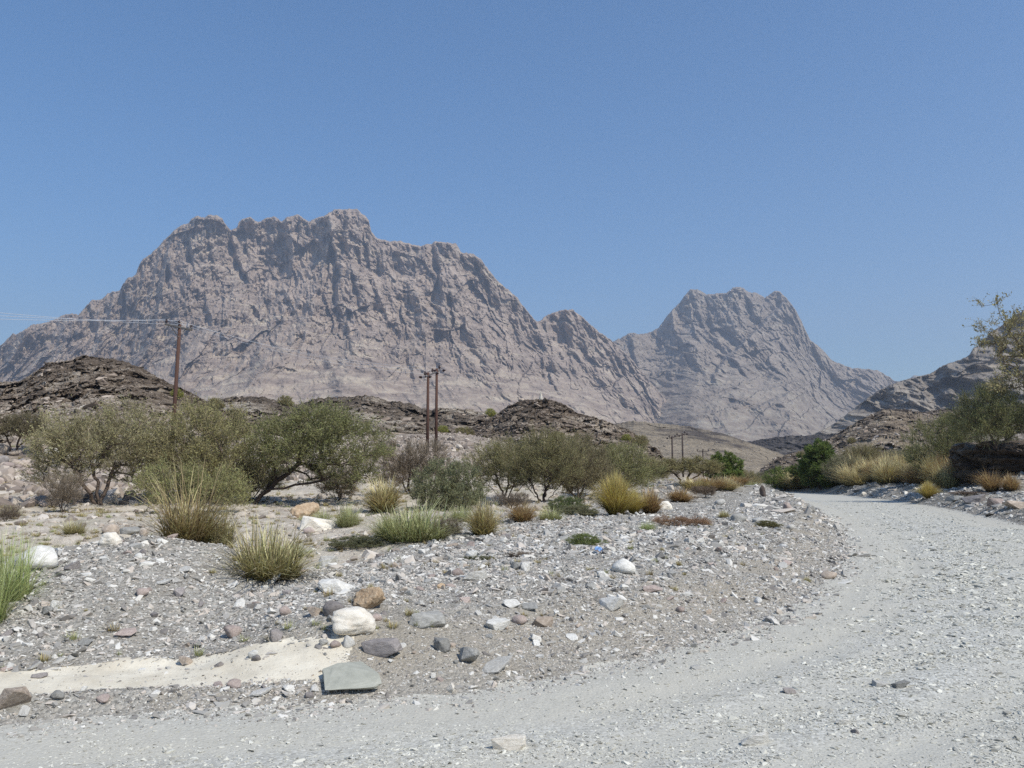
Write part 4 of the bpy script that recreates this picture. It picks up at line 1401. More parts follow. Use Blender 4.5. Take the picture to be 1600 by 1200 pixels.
# ------------------------------------------------------------------ layered bluff at the right
def bluff():
    nx, nz = 150, 70
    u = np.linspace(0, 1, nx); w = np.linspace(0, 1, nz)
    U, Wv = np.meshgrid(u, w)
    # plan: the face runs from far-left to near-right and faces left and towards the road
    rj = 1.0
    path = np.array([(38, 70), (34, 63), (31.0, 58.5), (30.2, 56), (31.0, 53), (33.5, 50.8), (37, 48.5), (41, 46), (47, 42)])
    tt = np.linspace(0, 1, len(path))
    bx = np.interp(U, tt, path[:, 0]); by = np.interp(U, tt, path[:, 1])
    top = np.interp(U, [0, 0.15, 0.3, 0.45, 0.6, 0.8, 1], [1.6, 2.0, 2.6, 3.6, 4.2, 4.0, 4.6]) + 0.7 * fbm(U * 7, U * 0 + 2.2, 1.1, 3)
    Z = -0.4 + (top + 0.4) * np.clip(Wv / 0.6, 0, 1)
    k = np.clip((Wv - 0.6) / 0.4, 0, 1)
    L = (Z + 0.12 * bx) / 0.5 + 0.5 * perlin(bx * 0.3, by * 0.3, 3)
    saw = L - np.floor(L)
    out = 0.35 * saw ** 2 + 0.9 * facets((bx + by) / 2.2, (Z + 0.12 * bx) / 0.9, 3, 0.8) + 0.4 * facets((bx + by) / 0.8, (Z + 0.12 * bx) / 0.35, 4, 0.8) + 0.6 * ridged(bx / 3.5, by / 3.5, Z / 3, 3) + 0.18 * fbm(bx * 1.4, by * 1.4, Z * 2.2, 3)
    over = 0.9 * sstep(0.2, 0.85, Wv / 0.6) * (Wv < 0.6) + 0.9 * (Wv >= 0.6)
    X = bx - (out * 0.8 + over) * (1 - k) + k * 14
    Y = by - (out * 0.6 + over * 0.4) * (1 - k) + k * 9
    Zt = Z + k * (0.8 + 0.5 * fbm(X * 0.4, Y * 0.4, 2, 3)) + 0.12 * fbm(X * 1.5, Y * 1.5, 7, 3)
    V = np.stack([X, Y, Zt], -1)
    me = mesh_np('rock_bluff', V.reshape(-1, 3), grid_faces(nz, nx), M['bluff'], False, {'crest': np.zeros(nx * nz)})
    o = link('rock_bluff', me)
    tag(o, 'dark layered overhanging rock bluff beside the road at the right edge', 'bluff', kind=None)
    return V


VBL = bluff()


def bluff_z(x, y):
    d = (VBL[:, :, 0] - x) ** 2 + (VBL[:, :, 1] - y) ** 2
    k = np.argmin(d)
    near = np.sqrt(d.ravel()[k])
    z = VBL[:, :, 2].ravel()[np.argsort(d.ravel())[:6]].max()
    return float(max(z, H1(x, y))) if near < 1.2 else H1(x, y)


# ------------------------------------------------------------------ plants
def tubes(segs, sides=4):
    """segs: (n,8) p0,p1,r0,r1 -> verts, quads"""
    S = np.array(segs, float)
    p0, p1, r0, r1 = S[:, 0:3], S[:, 3:6], S[:, 6], S[:, 7]
    d = p1 - p0
    d /= np.linalg.norm(d, axis=1)[:, None] + 1e-9
    ref = np.where(np.abs(d[:, 2:3]) > 0.9, np.array([[1.0, 0, 0]]), np.array([[0, 0, 1.0]]))
    a = np.cross(d, ref); a /= np.linalg.norm(a, axis=1)[:, None] + 1e-9
    b = np.cross(d, a)
    vs = []
    for k in range(sides):
        c, s = math.cos(2 * math.pi * k / sides), math.sin(2 * math.pi * k / sides)
        vs.append(p0 + (a * c + b * s) * r0[:, None])
    for k in range(sides):
        c, s = math.cos(2 * math.pi * k / sides), math.sin(2 * math.pi * k / sides)
        vs.append(p1 + (a * c + b * s) * r1[:, None])
    V = np.stack(vs, 1).reshape(-1, 3)
    base = (np.arange(len(S)) * 2 * sides)[:, None]
    fs = []
    for k in range(sides):
        k2 = (k + 1) % sides
        fs.append(np.concatenate([base + k, base + k2, base + sides + k2, base + sides + k], 1))
    return V, np.concatenate(fs)


def make_tree(seed, lobes, stems, ntuft=260, ntwig=12, nleaf=7, twl=0.10, leaf=0.010, up=0.5, bark='bark', tip_r=0.0010, shell=0.45, radial=1.0, twr=0.0011, droop=0.0):
    q = np.random.RandomState(seed)
    lob = np.array(lobes, float)
    vol = lob[:, 3] * lob[:, 4] * lob[:, 5]
    pick = q.choice(len(lob), ntuft, p=vol ** 0.8 / (vol ** 0.8).sum())
    d = q.normal(size=(ntuft, 3)); d /= np.linalg.norm(d, axis=1)[:, None]
    rr = q.uniform(shell ** 2, 1.0, ntuft) ** 0.5
    T = lob[pick, :3] + d * rr[:, None] * lob[pick, 3:6]
    T[:, 2] = np.maximum(T[:, 2], 0.03)
    nodes, par = [], []
    for st in stems:
        st = np.array(st, float)
        m = 10
        tt = np.linspace(0, 1, len(st)); ts = np.linspace(0, 1, m)
        P = np.stack([np.interp(ts, tt, st[:, k]) for k in range(3)], 1)
        P[1:] += q.normal(0, 0.008, (m - 1, 3))
        for k in range(m):
            nodes.append(P[k]); par.append(-1 if k == 0 else len(nodes) - 2)
    c0 = np.array(nodes).mean(0)
    order = np.argsort(np.linalg.norm(T - c0, axis=1))
    tips = []
    for ti in order:
        N = np.array(nodes)
        dd = T[ti] - N
        dist = np.linalg.norm(dd, axis=1)
        cost = dist + 0.35 * np.clip(-dd[:, 2], 0, None) + 0.05 * np.linalg.norm(N - N[0], axis=1)
        k = int(np.argmin(cost))
        n = max(2, int(dist[k] / 0.04))
        prev = k
        for j in range(1, n + 1):
            f = j / n
            pt = N[k] + (T[ti] - N[k]) * f + np.array([0, 0, 0.10 * dist[k] * math.sin(math.pi * f)]) + (q.normal(0, 0.006, 3) if j < n else 0)
            nodes.append(pt); par.append(prev); prev = len(nodes) - 1
        tips.append(prev)
    N = np.array(nodes); par = np.array(par)
    load = np.zeros(len(N)); load[tips] = 1
    for k in range(len(N) - 1, -1, -1):
        if par[k] >= 0: load[par[k]] += load[k]
    rad_ = tip_r * np.clip(load, 1, None) ** 0.5
    rad_[:] = np.minimum(rad_, 0.016)
    k = np.nonzero(par >= 0)[0]
    segs = np.concatenate([N[par[k]], N[k], rad_[par[k]][:, None], rad_[k][:, None]], 1)
    V, Fq = tubes(segs, 4)
    trunk = mesh_np('trunk', V, Fq, M[bark], True)
    # twigs
    TT = T[order]
    cc = lob[pick][order][:, :3] - np.array([0, 0, 0.12])
    outd = TT - cc; outd /= np.linalg.norm(outd, axis=1)[:, None] + 1e-6
    m = ntuft * ntwig
    bp = np.repeat(TT, ntwig, 0) + q.normal(0, 0.012, (m, 3))
    td = np.repeat(outd, ntwig, 0) * radial + q.normal(0, 0.55, (m, 3)) + np.array([0, 0, up])
    td /= np.linalg.norm(td, axis=1)[:, None]
    ln = twl * q.uniform(0.5, 1.3, m)
    mp = bp + td * (ln * 0.55)[:, None] + q.normal(0, 0.006, (m, 3))
    ep = mp + (td + np.array([0, 0, -droop]) + q.normal(0, 0.2, (m, 3))) * (ln * 0.5)[:, None]
    w = q.normal(size=(m, 3)); w -= (w * td).sum(1)[:, None] * td; w /= np.linalg.norm(w, axis=1)[:, None]
    w *= twr
    tv = np.stack([bp - w, bp + w, mp + w, mp - w, ep], 1).reshape(-1, 3)
    b = (np.arange(m) * 5)[:, None]
    tq = np.concatenate([b, b + 1, b + 2, b + 3], 1)
    ttri = np.concatenate([b + 3, b + 2, b + 4], 1)
    tw_me = None
    Vs, Qs, Ts = [tv], [tq], [ttri]
    shade = [np.repeat(q.uniform(0, 1, m), 5)]
    mats = [np.zeros(len(tq), np.int32)]
    # leaves
    if nleaf > 0:
        L = m * nleaf
        f = q.uniform(0.15, 1.05, L)[:, None]
        B = np.repeat(bp, nleaf, 0); Mi = np.repeat(mp, nleaf, 0); E = np.repeat(ep, nleaf, 0)
        pos = np.where(f < 0.5, B + (Mi - B) * f * 2, Mi + (E - Mi) * (f - 0.5) * 2)
        a = q.normal(size=(L, 3)) + np.repeat(td, nleaf, 0) * 0.8; a /= np.linalg.norm(a, axis=1)[:, None]
        c = np.cross(a, q.normal(size=(L, 3))); c /= np.linalg.norm(c, axis=1)[:, None]
        s = leaf * q.uniform(0.6, 1.4, L)[:, None]
        lv = np.stack([pos, pos + a * s + c * s * 0.38, pos + a * s * 2, pos + a * s - c * s * 0.38], 1).reshape(-1, 3)
        lb = len(tv) + (np.arange(L) * 4)[:, None]
        Vs.append(lv)
        lq = np.concatenate([lb, lb + 1, lb + 2, lb + 3], 1)
        Qs.append(lq)
        shade.append(np.repeat(np.clip(q.uniform(0, 1, L) * 0.6 + np.repeat(q.uniform(0, 0.4, ntuft), ntwig * nleaf), 0, 1), 4))
        mats.append(np.ones(len(lq), np.int32))
    Vv = np.concatenate(Vs)
    me = mesh_np('crown', Vv, [np.concatenate(Qs), ttri], None, False, {'shade': np.concatenate(shade)})
    me.materials.append(M['twig']); me.materials.append(M['leaf'])
    mi = np.concatenate(mats + [np.zeros(len(ttri), np.int32)]).astype(np.int32)
    if len(mi) == len(me.polygons):
        me.polygons.foreach_set('material_index', mi)
    return trunk, me


def E(*a): return a


TREES = {}
# unit: crown about 1 wide (x from -0.5 to 0.5), height about 0.75
TREES['feathery'] = make_tree(1, [E(-.24, 0, .24, .22, .24, .14), E(.2, .05, .26, .22, .24, .14), E(-0.18, 0, .50, .30, .28, .20), E(.14, .05, .54, .32, .30, .20), E(.0, -.1, .42, .42, .34, .16), E(.28, 0, .40, .20, .22, .16), E(-.33, 0, .40, .16, .2, .12)],
                              [[(0, 0, 0), (-.03, 0, .2), (-.12, .02, .42)], [(0.01, 0, 0), (.05, .02, .18), (.12, 0, .45)], [(-.02, 0.02, 0), (-.12, -.05, .2), (-.26, -.05, .38)]], 430, 13, 6, .10, .0065, .6)
TREES['bushy'] = make_tree(2, [E(-.15, 0, .38, .32, .30, .30), E(.17, .03, .36, .32, .32, .28), E(0, -.08, .22, .46, .38, .20), E(.02, 0, .52, .24, .24, .18)],
                           [[(0, 0, 0), (-.05, 0, .15), (-.16, 0, .4)], [(.02, 0, 0), (.1, .03, .15), (.2, 0, .35)], [(0, .03, 0), (0, -.05, .2), (.02, -.08, .45)], [(-.03, 0, 0), (-.2, 0, .12), (-.33, -.03, .22)]], 440, 14, 6, .10, .0065, .9)
TREES['bushy2'] = make_tree(12, [E(-.2, 0, .34, .27, .28, .24), E(.1, .03, .42, .30, .30, .26), E(.3, -.02, .28, .22, .28, .2), E(-.05, 0, .22, .42, .34, .18)],
                            [[(0, 0, 0), (-.08, 0, .15), (-.2, 0, .35)], [(.02, 0, 0), (.06, .03, .2), (.12, 0, .42)], [(0.03, .03, 0), (.16, -.05, .15), (.3, -.03, .3)], [(-.03, 0, 0), (-.2, 0, .12), (-.33, -.03, .22)]], 420, 14, 6, .105, .0065, 1.0)
TREES['leaning'] = make_tree(3, [E(.12, 0, .55, .34, .32, .20), E(.36, 0, .46, .28, .28, .20), E(-.10, 0, .50, .24, .26, .17), E(.40, -.05, .28, .18, .22, .15), E(.15, .05, .62, .24, .24, .13), E(.05, -.1, .40, .26, .24, .14), E(.22, .1, .26, .24, .2, .12), E(-.22, .05, .36, .14, .2, .14)],
                             [[(-.30, 0, 0), (-.20, 0, .14), (-.02, .02, .32), (.12, 0, .5)], [(-.28, .02, .02), (-.2, .06, .2), (-.12, .05, .45)], [(-.24, 0, .10), (0, -.06, .17), (.28, -.04, .22), (.40, -.05, .30)]],
                             460, 14, 6, .09, .0065, .35, 'darkbark', 0.0010)
TREES['stemmy'] = make_tree(4, [E(-.16, 0, .50, .28, .28, .24), E(.16, .02, .50, .28, .28, .24), E(0, 0, .34, .38, .34, .20), E(0, 0, .62, .22, .22, .16)],
                            [[(0, 0, 0), (-.05, 0, .15), (-.16, 0, .5)], [(.02, 0, 0), (.08, .03, .15), (.18, 0, .5)], [(0, .03, 0), (0, -.05, .2), (.02, -.03, .6)], [(-.03, 0, 0), (-.14, 0, .15), (-.32, -.03, .36)], [(.03, 0, 0), (.14, 0, .13), (.32, -.03, .34)]],
                            420, 13, 5, .11, .0065, 1.0, 'darkbark')
TREES['bare'] = make_tree(5, [E(-.14, 0, .48, .32, .30, .26), E(.16, .02, .46, .32, .30, .26), E(0, 0, .30, .38, .30, .18)],
                          [[(0, 0, 0), (-.05, 0, .15), (-.2, 0, .45)], [(.02, 0, 0), (.08, .03, .15), (.22, 0, .45)], [(0, .03, 0), (0, -.05, .2), (.02, -.08, .55)], [(-.03, 0, 0), (-.2, 0, .15), (-.36, -.03, .3)], [(.03, 0, 0), (.2, 0, .15), (.36, -.03, .3)]],
                          300, 16, 1, .13, .006, 1.0, 'darkbark', 0.0011, 0.3, 1.2, 0.0016)
TREES['rounded'] = make_tree(6, [E(-.12, 0, .30, .34, .36, .28), E(.15, .03, .28, .32, .34, .26), E(0, -.1, .18, .46, .4, .16)],
                             [[(0, 0, 0), (-.05, 0, .1), (-.18, 0, .3)], [(.02, 0, 0), (.08, .03, .1), (.2, 0, .28)], [(0, .03, 0), (0, -.05, .1), (.02, -.08, .3)]], 320, 12, 7, .085, .011, .9, 'bark', 0.0010, 0.5)
TREES['dense'] = make_tree(7, [E(-.1, 0, .55, .30, .30, .30), E(.16, .03, .50, .30, .30, .30), E(0, 0, .78, .22, .22, .22), E(0, 0, .28, .42, .38, .24), E(-.25, 0, .35, .22, .22, .2)],
                           [[(0, 0, 0), (-.02, 0, .3), (0, 0, .7)], [(.02, 0, 0), (.1, .03, .25), (.18, 0, .5)], [(0, 0, 0), (-.1, 0, .2), (-.2, 0, .45)]], 380, 12, 8, .06, .017, .3, 'darkbark', 0.0012, 0.55)
TREES['umbrella'] = make_tree(8, [E(-.2, 0, .44, .28, .26, .13), E(.15, .03, .47, .32, .28, .14), E(.36, 0, .36, .15, .2, .13), E(-.38, 0, .32, .13, .2, .14), E(0, .0, .36, .4, .3, .10)],
                              [[(-.02, 0, 0), (-.05, 0, .15), (-.2, 0, .38)], [(.05, 0, 0), (.06, .02, .2), (.16, 0, .42)], [(.05, 0, .1), (.2, -.02, .25), (.34, 0, .33)]], 340, 14, 5, .08, .008, .3, 'darkbark', 0.0016, 0.4, 1.0, 0.0014, 0.4)
TREES['low'] = make_tree(9, [E(-.2, 0, .22, .30, .22, .09), E(.2, 0, .20, .30, .24, .09), E(0, 0, .14, .44, .3, .08), E(.3, 0, .12, .2, .2, .08)],
                         [[(0, 0, 0), (-.1, 0, .1), (-.3, 0, .2)], [(.02, 0, 0), (.15, .03, .12), (.35, 0, .18)]], 200, 12, 6, .09, .008, .1, 'bark', 0.0010, 0.4, 1.0, 0.0011, 0.3)
TREES['airy'] = make_tree(10, [E(-.22, 0, .78, .22, .24, .16), E(.05, .05, .60, .34, .30, .20), E(.2, 0, .88, .26, .26, .14), E(-.08, 0, .42, .32, .3, .14), E(-.30, 0, 1.0, .10, .12, .07), E(-.26, 0, .62, .14, .2, .08)],
                          [[(.12, 0, 0), (.08, 0, .35), (-.1, 0, .6), (-.28, 0, .95)], [(.14, 0, 0), (.16, .02, .4), (.22, 0, .8)], [(.1, 0, .15), (0, 0, .3), (-.12, 0, .42)]], 170, 11, 5, .085, .010, .2, 'bark', 0.0013, 0.3, 1.0, 0.0013, 0.3)

GREEN = (0.29, 0.30, 0.155)
DGREEN = (0.235, 0.255, 0.125)
OLIVE = (0.29, 0.27, 0.15)
GREYG = (0.25, 0.25, 0.17)
BRIGHT = (0.155, 0.21, 0.065)
YGREEN = (0.32, 0.34, 0.10)
BROWN = (0.27, 0.235, 0.20)
PINKG = (0.24, 0.20, 0.12)

# px, depth, width px, height px, variant, colour, name, category, label, flip
PLANTS = [
    (158, 36, 205, 150, 'feathery', (0.34, 0.33, 0.21), 'acacia_tree', 'tree', 'feathery grey-green acacia with bare lower stems, leftmost large tree', 0.3),
    (322, 38, 215, 152, 'bushy', (0.31, 0.30, 0.165), 'acacia_tree', 'tree', 'broad dense grey-green acacia in front of the single pole', 1.7),
    (465, 37, 205, 165, 'leaning', DGREEN, 'acacia_tree', 'tree', 'dark green acacia leaning right over its curved trunk', 0.0),
    (300, 31, 165, 118, 'low', GREEN, 'shrub', 'shrub', 'low flat spreading green shrub under the broad acacia', 0.4),
    (392, 39, 100, 60, 'stemmy', (0.21, 0.19, 0.13), 'shrub', 'shrub', 'brownish shrub behind the foot of the leaning acacia', 0.4),
    (530, 40, 80, 48, 'bare', (0.27, 0.23, 0.17), 'dead_shrub', 'shrub', 'thin brown undergrowth below the right side of the leaning acacia', 2.4),
    (100, 33, 56, 42, 'bare', BROWN, 'dead_shrub', 'shrub', 'grey leafless shrub below the leftmost acacia', 0.4),
    (18, 56, 85, 52, 'umbrella', (0.18, 0.165, 0.11), 'acacia_tree', 'tree', 'small greyish acacia on the bouldery slope at the left edge', 0.2),
    (14, 23, 44, 38, 'bare', (0.2, 0.17, 0.15), 'dead_shrub', 'shrub', 'small grey twiggy shrub at the left edge on the wadi floor', 1.0),
    (640, 42, 122, 100, 'bare', BROWN, 'thorn_bush', 'bush', 'brown leafless thorn bush below the twin poles', 0.0),
    (700, 33, 108, 78, 'rounded', (0.22, 0.24, 0.155), 'shrub', 'shrub', 'rounded grey-green shrub in front of the leafless thorn bush', 0.0),
    (790, 39, 118, 112, 'stemmy', (0.28, 0.28, 0.15), 'acacia_tree', 'tree', 'first acacia of the central clump, right of the rounded shrub', 0.5),
    (848, 36, 130, 122, 'stemmy', (0.26, 0.255, 0.14), 'acacia_tree', 'tree', 'tallest acacia of the central clump with dark stems', 2.5),
    (905, 38, 135, 108, 'bushy2', (0.225, 0.205, 0.13), 'acacia_tree', 'tree', 'brownish stemmed acacia behind the big golden tussock', 4.0),
    (968, 43, 140, 96, 'bushy', GREEN, 'acacia_tree', 'tree', 'greener rounded acacia at the right end of the central clump', 5.0),
    (1068, 52, 112, 72, 'umbrella', OLIVE, 'acacia_tree', 'tree', 'umbrella acacia on two thin trunks left of the road', 0.0),
    (1020, 60, 60, 48, 'bushy2', OLIVE, 'shrub', 'shrub', 'olive shrub between the central clump and the umbrella acacia', 2.0),
    (1133, 72, 54, 62, 'dense', BRIGHT, 'leafy_tree', 'tree', 'bright green leafy tree behind the umbrella acacia', 0.0),
    (1165, 92, 50, 34, 'bushy', OLIVE, 'shrub', 'shrub', 'olive shrub left of where the road disappears', 1.0),
    (1190, 112, 40, 30, 'bushy2', GREYG, 'shrub', 'shrub', 'grey-green shrub straight above the end of the road', 3.0),
    (1226, 98, 62, 38, 'rounded', BRIGHT, 'leafy_bush', 'bush', 'bright green low bush right of where the road disappears', 0.0),
    (1282, 86, 70, 68, 'dense', (0.12, 0.17, 0.05), 'leafy_tree', 'tree', 'dark green leafy tree on the right side of the valley', 1.5),
    (1262, 92, 48, 38, 'dense', (0.12, 0.165, 0.055), 'leafy_bush', 'bush', 'dark bush leaning against the dark green leafy tree', 2.5),
    (1318, 82, 66, 44, 'bushy', GREYG, 'shrub', 'shrub', 'grey-olive shrub right of the dark green leafy tree', 0.5),
    (1350, 90, 72, 52, 'stemmy', OLIVE, 'acacia_tree', 'tree', 'olive acacia behind the right grass band', 3.5),
    (1400, 96, 60, 38, 'bushy2', GREYG, 'shrub', 'shrub', 'grey shrub on the slope right of the olive acacia', 1.1),
    (1440, 82, 50, 34, 'rounded', OLIVE, 'shrub', 'shrub', 'small olive shrub left of the green acacia by the bluff', 2.0),
    (1488, 62, 125, 92, 'bushy', DGREEN, 'acacia_tree', 'tree', 'green bushy acacia left of the bluff', 2.6),
    (1560, 52, 150, 130, 'bushy2', DGREEN, 'acacia_tree', 'tree', 'dark green acacia on top of the bluff', 0.4),
    (1636, 50, 175, 215, 'airy', (0.30, 0.28, 0.17), 'acacia_tree', 'tree', 'tall airy reddish-green tree cut by the right edge', 0.0),
    (1515, 57, 60, 50, 'rounded', GREYG, 'shrub', 'shrub', 'grey-green shrub tucked behind the left corner of the bluff', 0.6),
    (885, 29, 56, 38, 'rounded', (0.15, 0.19, 0.09), 'shrub', 'shrub', 'small dark green shrub left of the big golden tussock', 0.0),
    (900, 25, 62, 30, 'rounded', (0.23, 0.24, 0.16), 'shrub', 'shrub', 'grey-green sprawling shrub in front of the small dark green one', 2.0),
    (800, 31, 56, 26, 'bare', (0.22, 0.19, 0.17), 'dead_shrub', 'shrub', 'low grey twig clump at the foot of the central acacias', 0.0),
    (1100, 40, 48, 26, 'bare', (0.2, 0.15, 0.12), 'dead_shrub', 'shrub', 'low brown twigs under the umbrella acacia', 2.0),
    (1062, 19.5, 90, 32, 'low', (0.33, 0.22, 0.16), 'dead_brush', 'brush', 'flattened rusty-brown dead brush on the bank right of the tussocks', 0.0),
    (812, 12.6, 48, 26, 'bare', (0.2, 0.16, 0.13), 'dead_shrub', 'shrub', 'small dead twig clump around the two blocks on the bank', 0.7),
    (912, 14.2, 58, 26, 'rounded', (0.18, 0.23, 0.09), 'weed', 'weed', 'green sprawling weed on the bank beside the blue litter', 1.0),
    (745, 12.4, 50, 16, 'rounded', (0.15, 0.17, 0.08), 'weed', 'weed', 'thin pale weed behind the broad half-buried slab', 2.0),
    (560, 15.8, 80, 30, 'rounded', (0.19, 0.205, 0.13), 'shrub', 'shrub', 'low dull green shrub left of the wide light green tussock', 0.0),
    (703, 16.5, 50, 34, 'bare', (0.2, 0.18, 0.15), 'dead_shrub', 'shrub', 'grey twigs at the right end of the wide light green tussock', 0.9),
    (1196, 21, 40, 10, 'rounded', (0.17, 0.17, 0.08), 'weed', 'weed', 'tiny olive weed on the narrow end of the bank', 1.0),
    (1510, 46, 70, 18, 'bare', (0.2, 0.16, 0.15), 'dead_shrub', 'shrub', 'low purplish dead shrub at the road edge below the bluff', 1.0),
]


def rot_copy_plant(name, tr, cr, loc, rz, sx, sz, color, label, cat, group=None):
    t = empty(name, loc, rz)
    t.scale = (sx, sx, sz)
    tag(t, label, cat, group)
    a = link('trunk', tr, t)
    b = link('crown', cr, t)
    b.color = (color[0] * 1.06, color[1], color[2] * 0.84, 1)
    return t


TOPS = {158: 630, 322: 632, 205: 645, 465: 633, 300: 722, 100: 738, 18: 645, 14: 788, 640: 685, 700: 720, 790: 688, 848: 673, 905: 680, 968: 693, 1068: 714, 1020: 716,
        1133: 708, 1165: 735, 1190: 738, 1226: 730, 1282: 692, 1262: 718, 1318: 712, 1350: 695, 1400: 703, 1440: 706, 1488: 652, 1560: 600, 1636: 468, 1530: 672, 1515: 700, 885: 775, 900: 788,
        800: 768, 1100: 758, 1062: 804, 812: 868, 912: 832, 745: 876, 560: 836, 1195: 790, 1510: 768}
VAR_H = {}
for k, (tr, cr) in TREES.items():
    co = np.empty(len(cr.vertices) * 3, np.float32); cr.vertices.foreach_get('co', co); co = co.reshape(-1, 3)
    VAR_H[k] = (float(np.percentile(co[:, 2], 99)), float(np.percentile(co[:, 0], 99) - np.percentile(co[:, 0], 1)))

for px, D, w, h, var, colr, name, cat, lab, rz in PLANTS:
    a, b = ray(px, 745)
    x0, y0 = float(a) * D, float(D)
    z0 = H1(x0, y0)
    if px >= 1530 and D > 45: z0 = bluff_z(x0, y0)
    hh, ww = VAR_H[var]
    sx = w * D / F_PX / ww
    sz = h * D / F_PX / hh
    if px in TOPS:
        ztop = CAM_H + float(ray(px, TOPS[px])[1]) * D
        sz = max(0.35 * sz, (ztop - z0) / hh)
    rot_copy_plant(name, *TREES[var], (x0, y0, z0 - 0.03), rz if var not in ('leaning', 'airy') else 0.0, sx, sz, colr, lab, cat)

# small bushes dotted over the hills
HB_ = [(VA, 275, 0.80, 20, YGREEN, 'yellow-green bush on the hill behind the single pole'), (VB, 767, 0.97, 20, YGREEN, 'yellow-green bush in the dip left of the domed hill'),
       (VB, 692, 0.42, 18, YGREEN, 'yellow-green bush right beside the twin poles'), (VC, 978, 0.75, 16, YGREEN, 'yellow-green bush on the right slope of the domed hill'),
       (VC, 1000, 0.80, 24, OLIVE, 'olive bush right of the yellow-green one on the domed hill slope'), (VB, 725, 0.30, 30, OLIVE, 'olive bush on the pale slope right of the twin poles'),
       (VA, 335, 0.93, 26, OLIVE, 'olive bush where the left hill runs out'), (VB, 445, 0.93, 24, OLIVE, 'olive bush on the ridge above the leaning acacia'),
       (VE, 1480, 0.55, 22, OLIVE, 'olive bush halfway up the right hillside'), (VE, 1330, 0.5, 16, OLIVE, 'small olive bush low on the right hillside'),
       (VE, 1250, 0.75, 14, OLIVE, 'small olive bush near the lower crest of the right hillside'), (VC, 870, 0.35, 26, OLIVE, 'olive bush low on the front of the domed hill')]
for V, px, f, w, colr, lab in HB_:
    row = V[int(f * (V.shape[0] - 1))]
    k = int(np.argmin(np.abs(800 + F_PX * row[:, 0] / row[:, 1] - px)))
    p = row[k]
    sx = w * p[1] / F_PX / VAR_H['rounded'][1]
    rot_copy_plant('bush', *TREES['rounded'], (float(p[0]), float(p[1]) - 0.2, float(p[2]) - 0.2), px * 0.1, sx, sx, colr, lab, 'bush')


def make_tussock(name, seed, mat, n=1100, spread=0.16, lean=0.6, curve=0.5, wid=0.006, rootr=0.14, hmin=0.45, stalks=0, dome=False):
    """unit: about 1 wide and 1 tall"""
    q = np.random.RandomState(seed)
    th = q.uniform(0, 6.283, n)
    rr = rootr * np.sqrt(q.uniform(0, 1, n))
    bx, by = rr * np.cos(th), rr * np.sin(th)
    th2 = th + q.normal(0, 0.9, n)
    le = np.abs(q.normal(0, lean, n)) * (0.4 + 0.6 * rr / rootr) + 0.05
    le = np.where(q.uniform(0, 1, n) < 0.10, q.uniform(0.9, 1.9, n), le)
    h = q.uniform(hmin, 1.0, n) * (0.8 + 0.35 * np.sin(th2 * 2 + seed) * q.uniform(0.3, 1, n)) * np.cos(np.clip(le * 0.6, 0, 1.3))
    if dome:
        le = q.uniform(0.0, 1.5, n) ** 1.1; h = q.uniform(0.75, 1.0, n) * np.cos(le * 0.35)
    if stalks:
        le[:stalks] *= 0.6; h[:stalks] = q.uniform(0.9, 1.25, stalks)
    K = 4
    t = np.linspace(0, 1, K + 1)
    dx, dy = np.cos(th2), np.sin(th2)
    P = []
    for i in range(K + 1):
        out = le * h * (0.55 * t[i] + curve * t[i] ** 2.4)
        z = h * (t[i] - 0.32 * np.clip(le, 0, 1.2) * t[i] ** 3) * np.cos(np.clip(le * 0.45, 0, 1.2))
        P.append(np.stack([bx + dx * out, by + dy * out, z], 1))
    wv = np.stack([-dy, dx, 0 * dx], 1)
    ww = wid * q.uniform(0.6, 1.3, n)
    vs = []; al = []
    for i in range(K):
        k = (1 - 0.75 * t[i])
        vs += [P[i] - wv * (ww * k)[:, None], P[i] + wv * (ww * k)[:, None]]
        al += [t[i], t[i]]
    vs.append(P[K]); al.append(1.0)
    nv = 2 * K + 1
    V = np.stack(vs, 1).reshape(-1, 3)
    b = (np.arange(n) * nv)[:, None]
    Q = np.concatenate([np.concatenate([b + 2 * i, b + 2 * i + 1, b + 2 * i + 3, b + 2 * i + 2], 1) for i in range(K - 1)])
    T = np.concatenate([b + 2 * K - 2, b + 2 * K - 1, b + 2 * K], 1)
    return mesh_np(name, V, [Q, T], mat, False, {'along': np.tile(np.array(al), n), 'shade': np.repeat(q.uniform(0, 1, n), nv)})


TUS = {
    'tall': make_tussock('grass_tussock', 1, M['olive'], 900, lean=0.62, hmin=0.25, stalks=26, wid=0.0042),
    'olive': make_tussock('grass_tussock', 2, M['palestraw'], 1000, lean=0.95, hmin=0.25, wid=0.0055, rootr=0.22),
    'gold': make_tussock('grass_tussock', 3, M['gold'], 1500, curve=0.3, wid=0.006, dome=True, rootr=0.12),
    'straw': make_tussock('grass_tussock', 4, M['straw'], 1100, lean=0.6, hmin=0.5, wid=0.008),
    'rust': make_tussock('grass_tussock', 5, M['rust'], 1000, lean=0.6, hmin=0.5, wid=0.009),
    'lime': make_tussock('grass_tussock', 6, M['lime'], 900, lean=0.8, hmin=0.25, wid=0.0055, rootr=0.28),
    'fresh': make_tussock('grass_tussock', 7, M['fresh'], 800, lean=0.9, hmin=0.25, wid=0.0045, rootr=0.25),
}
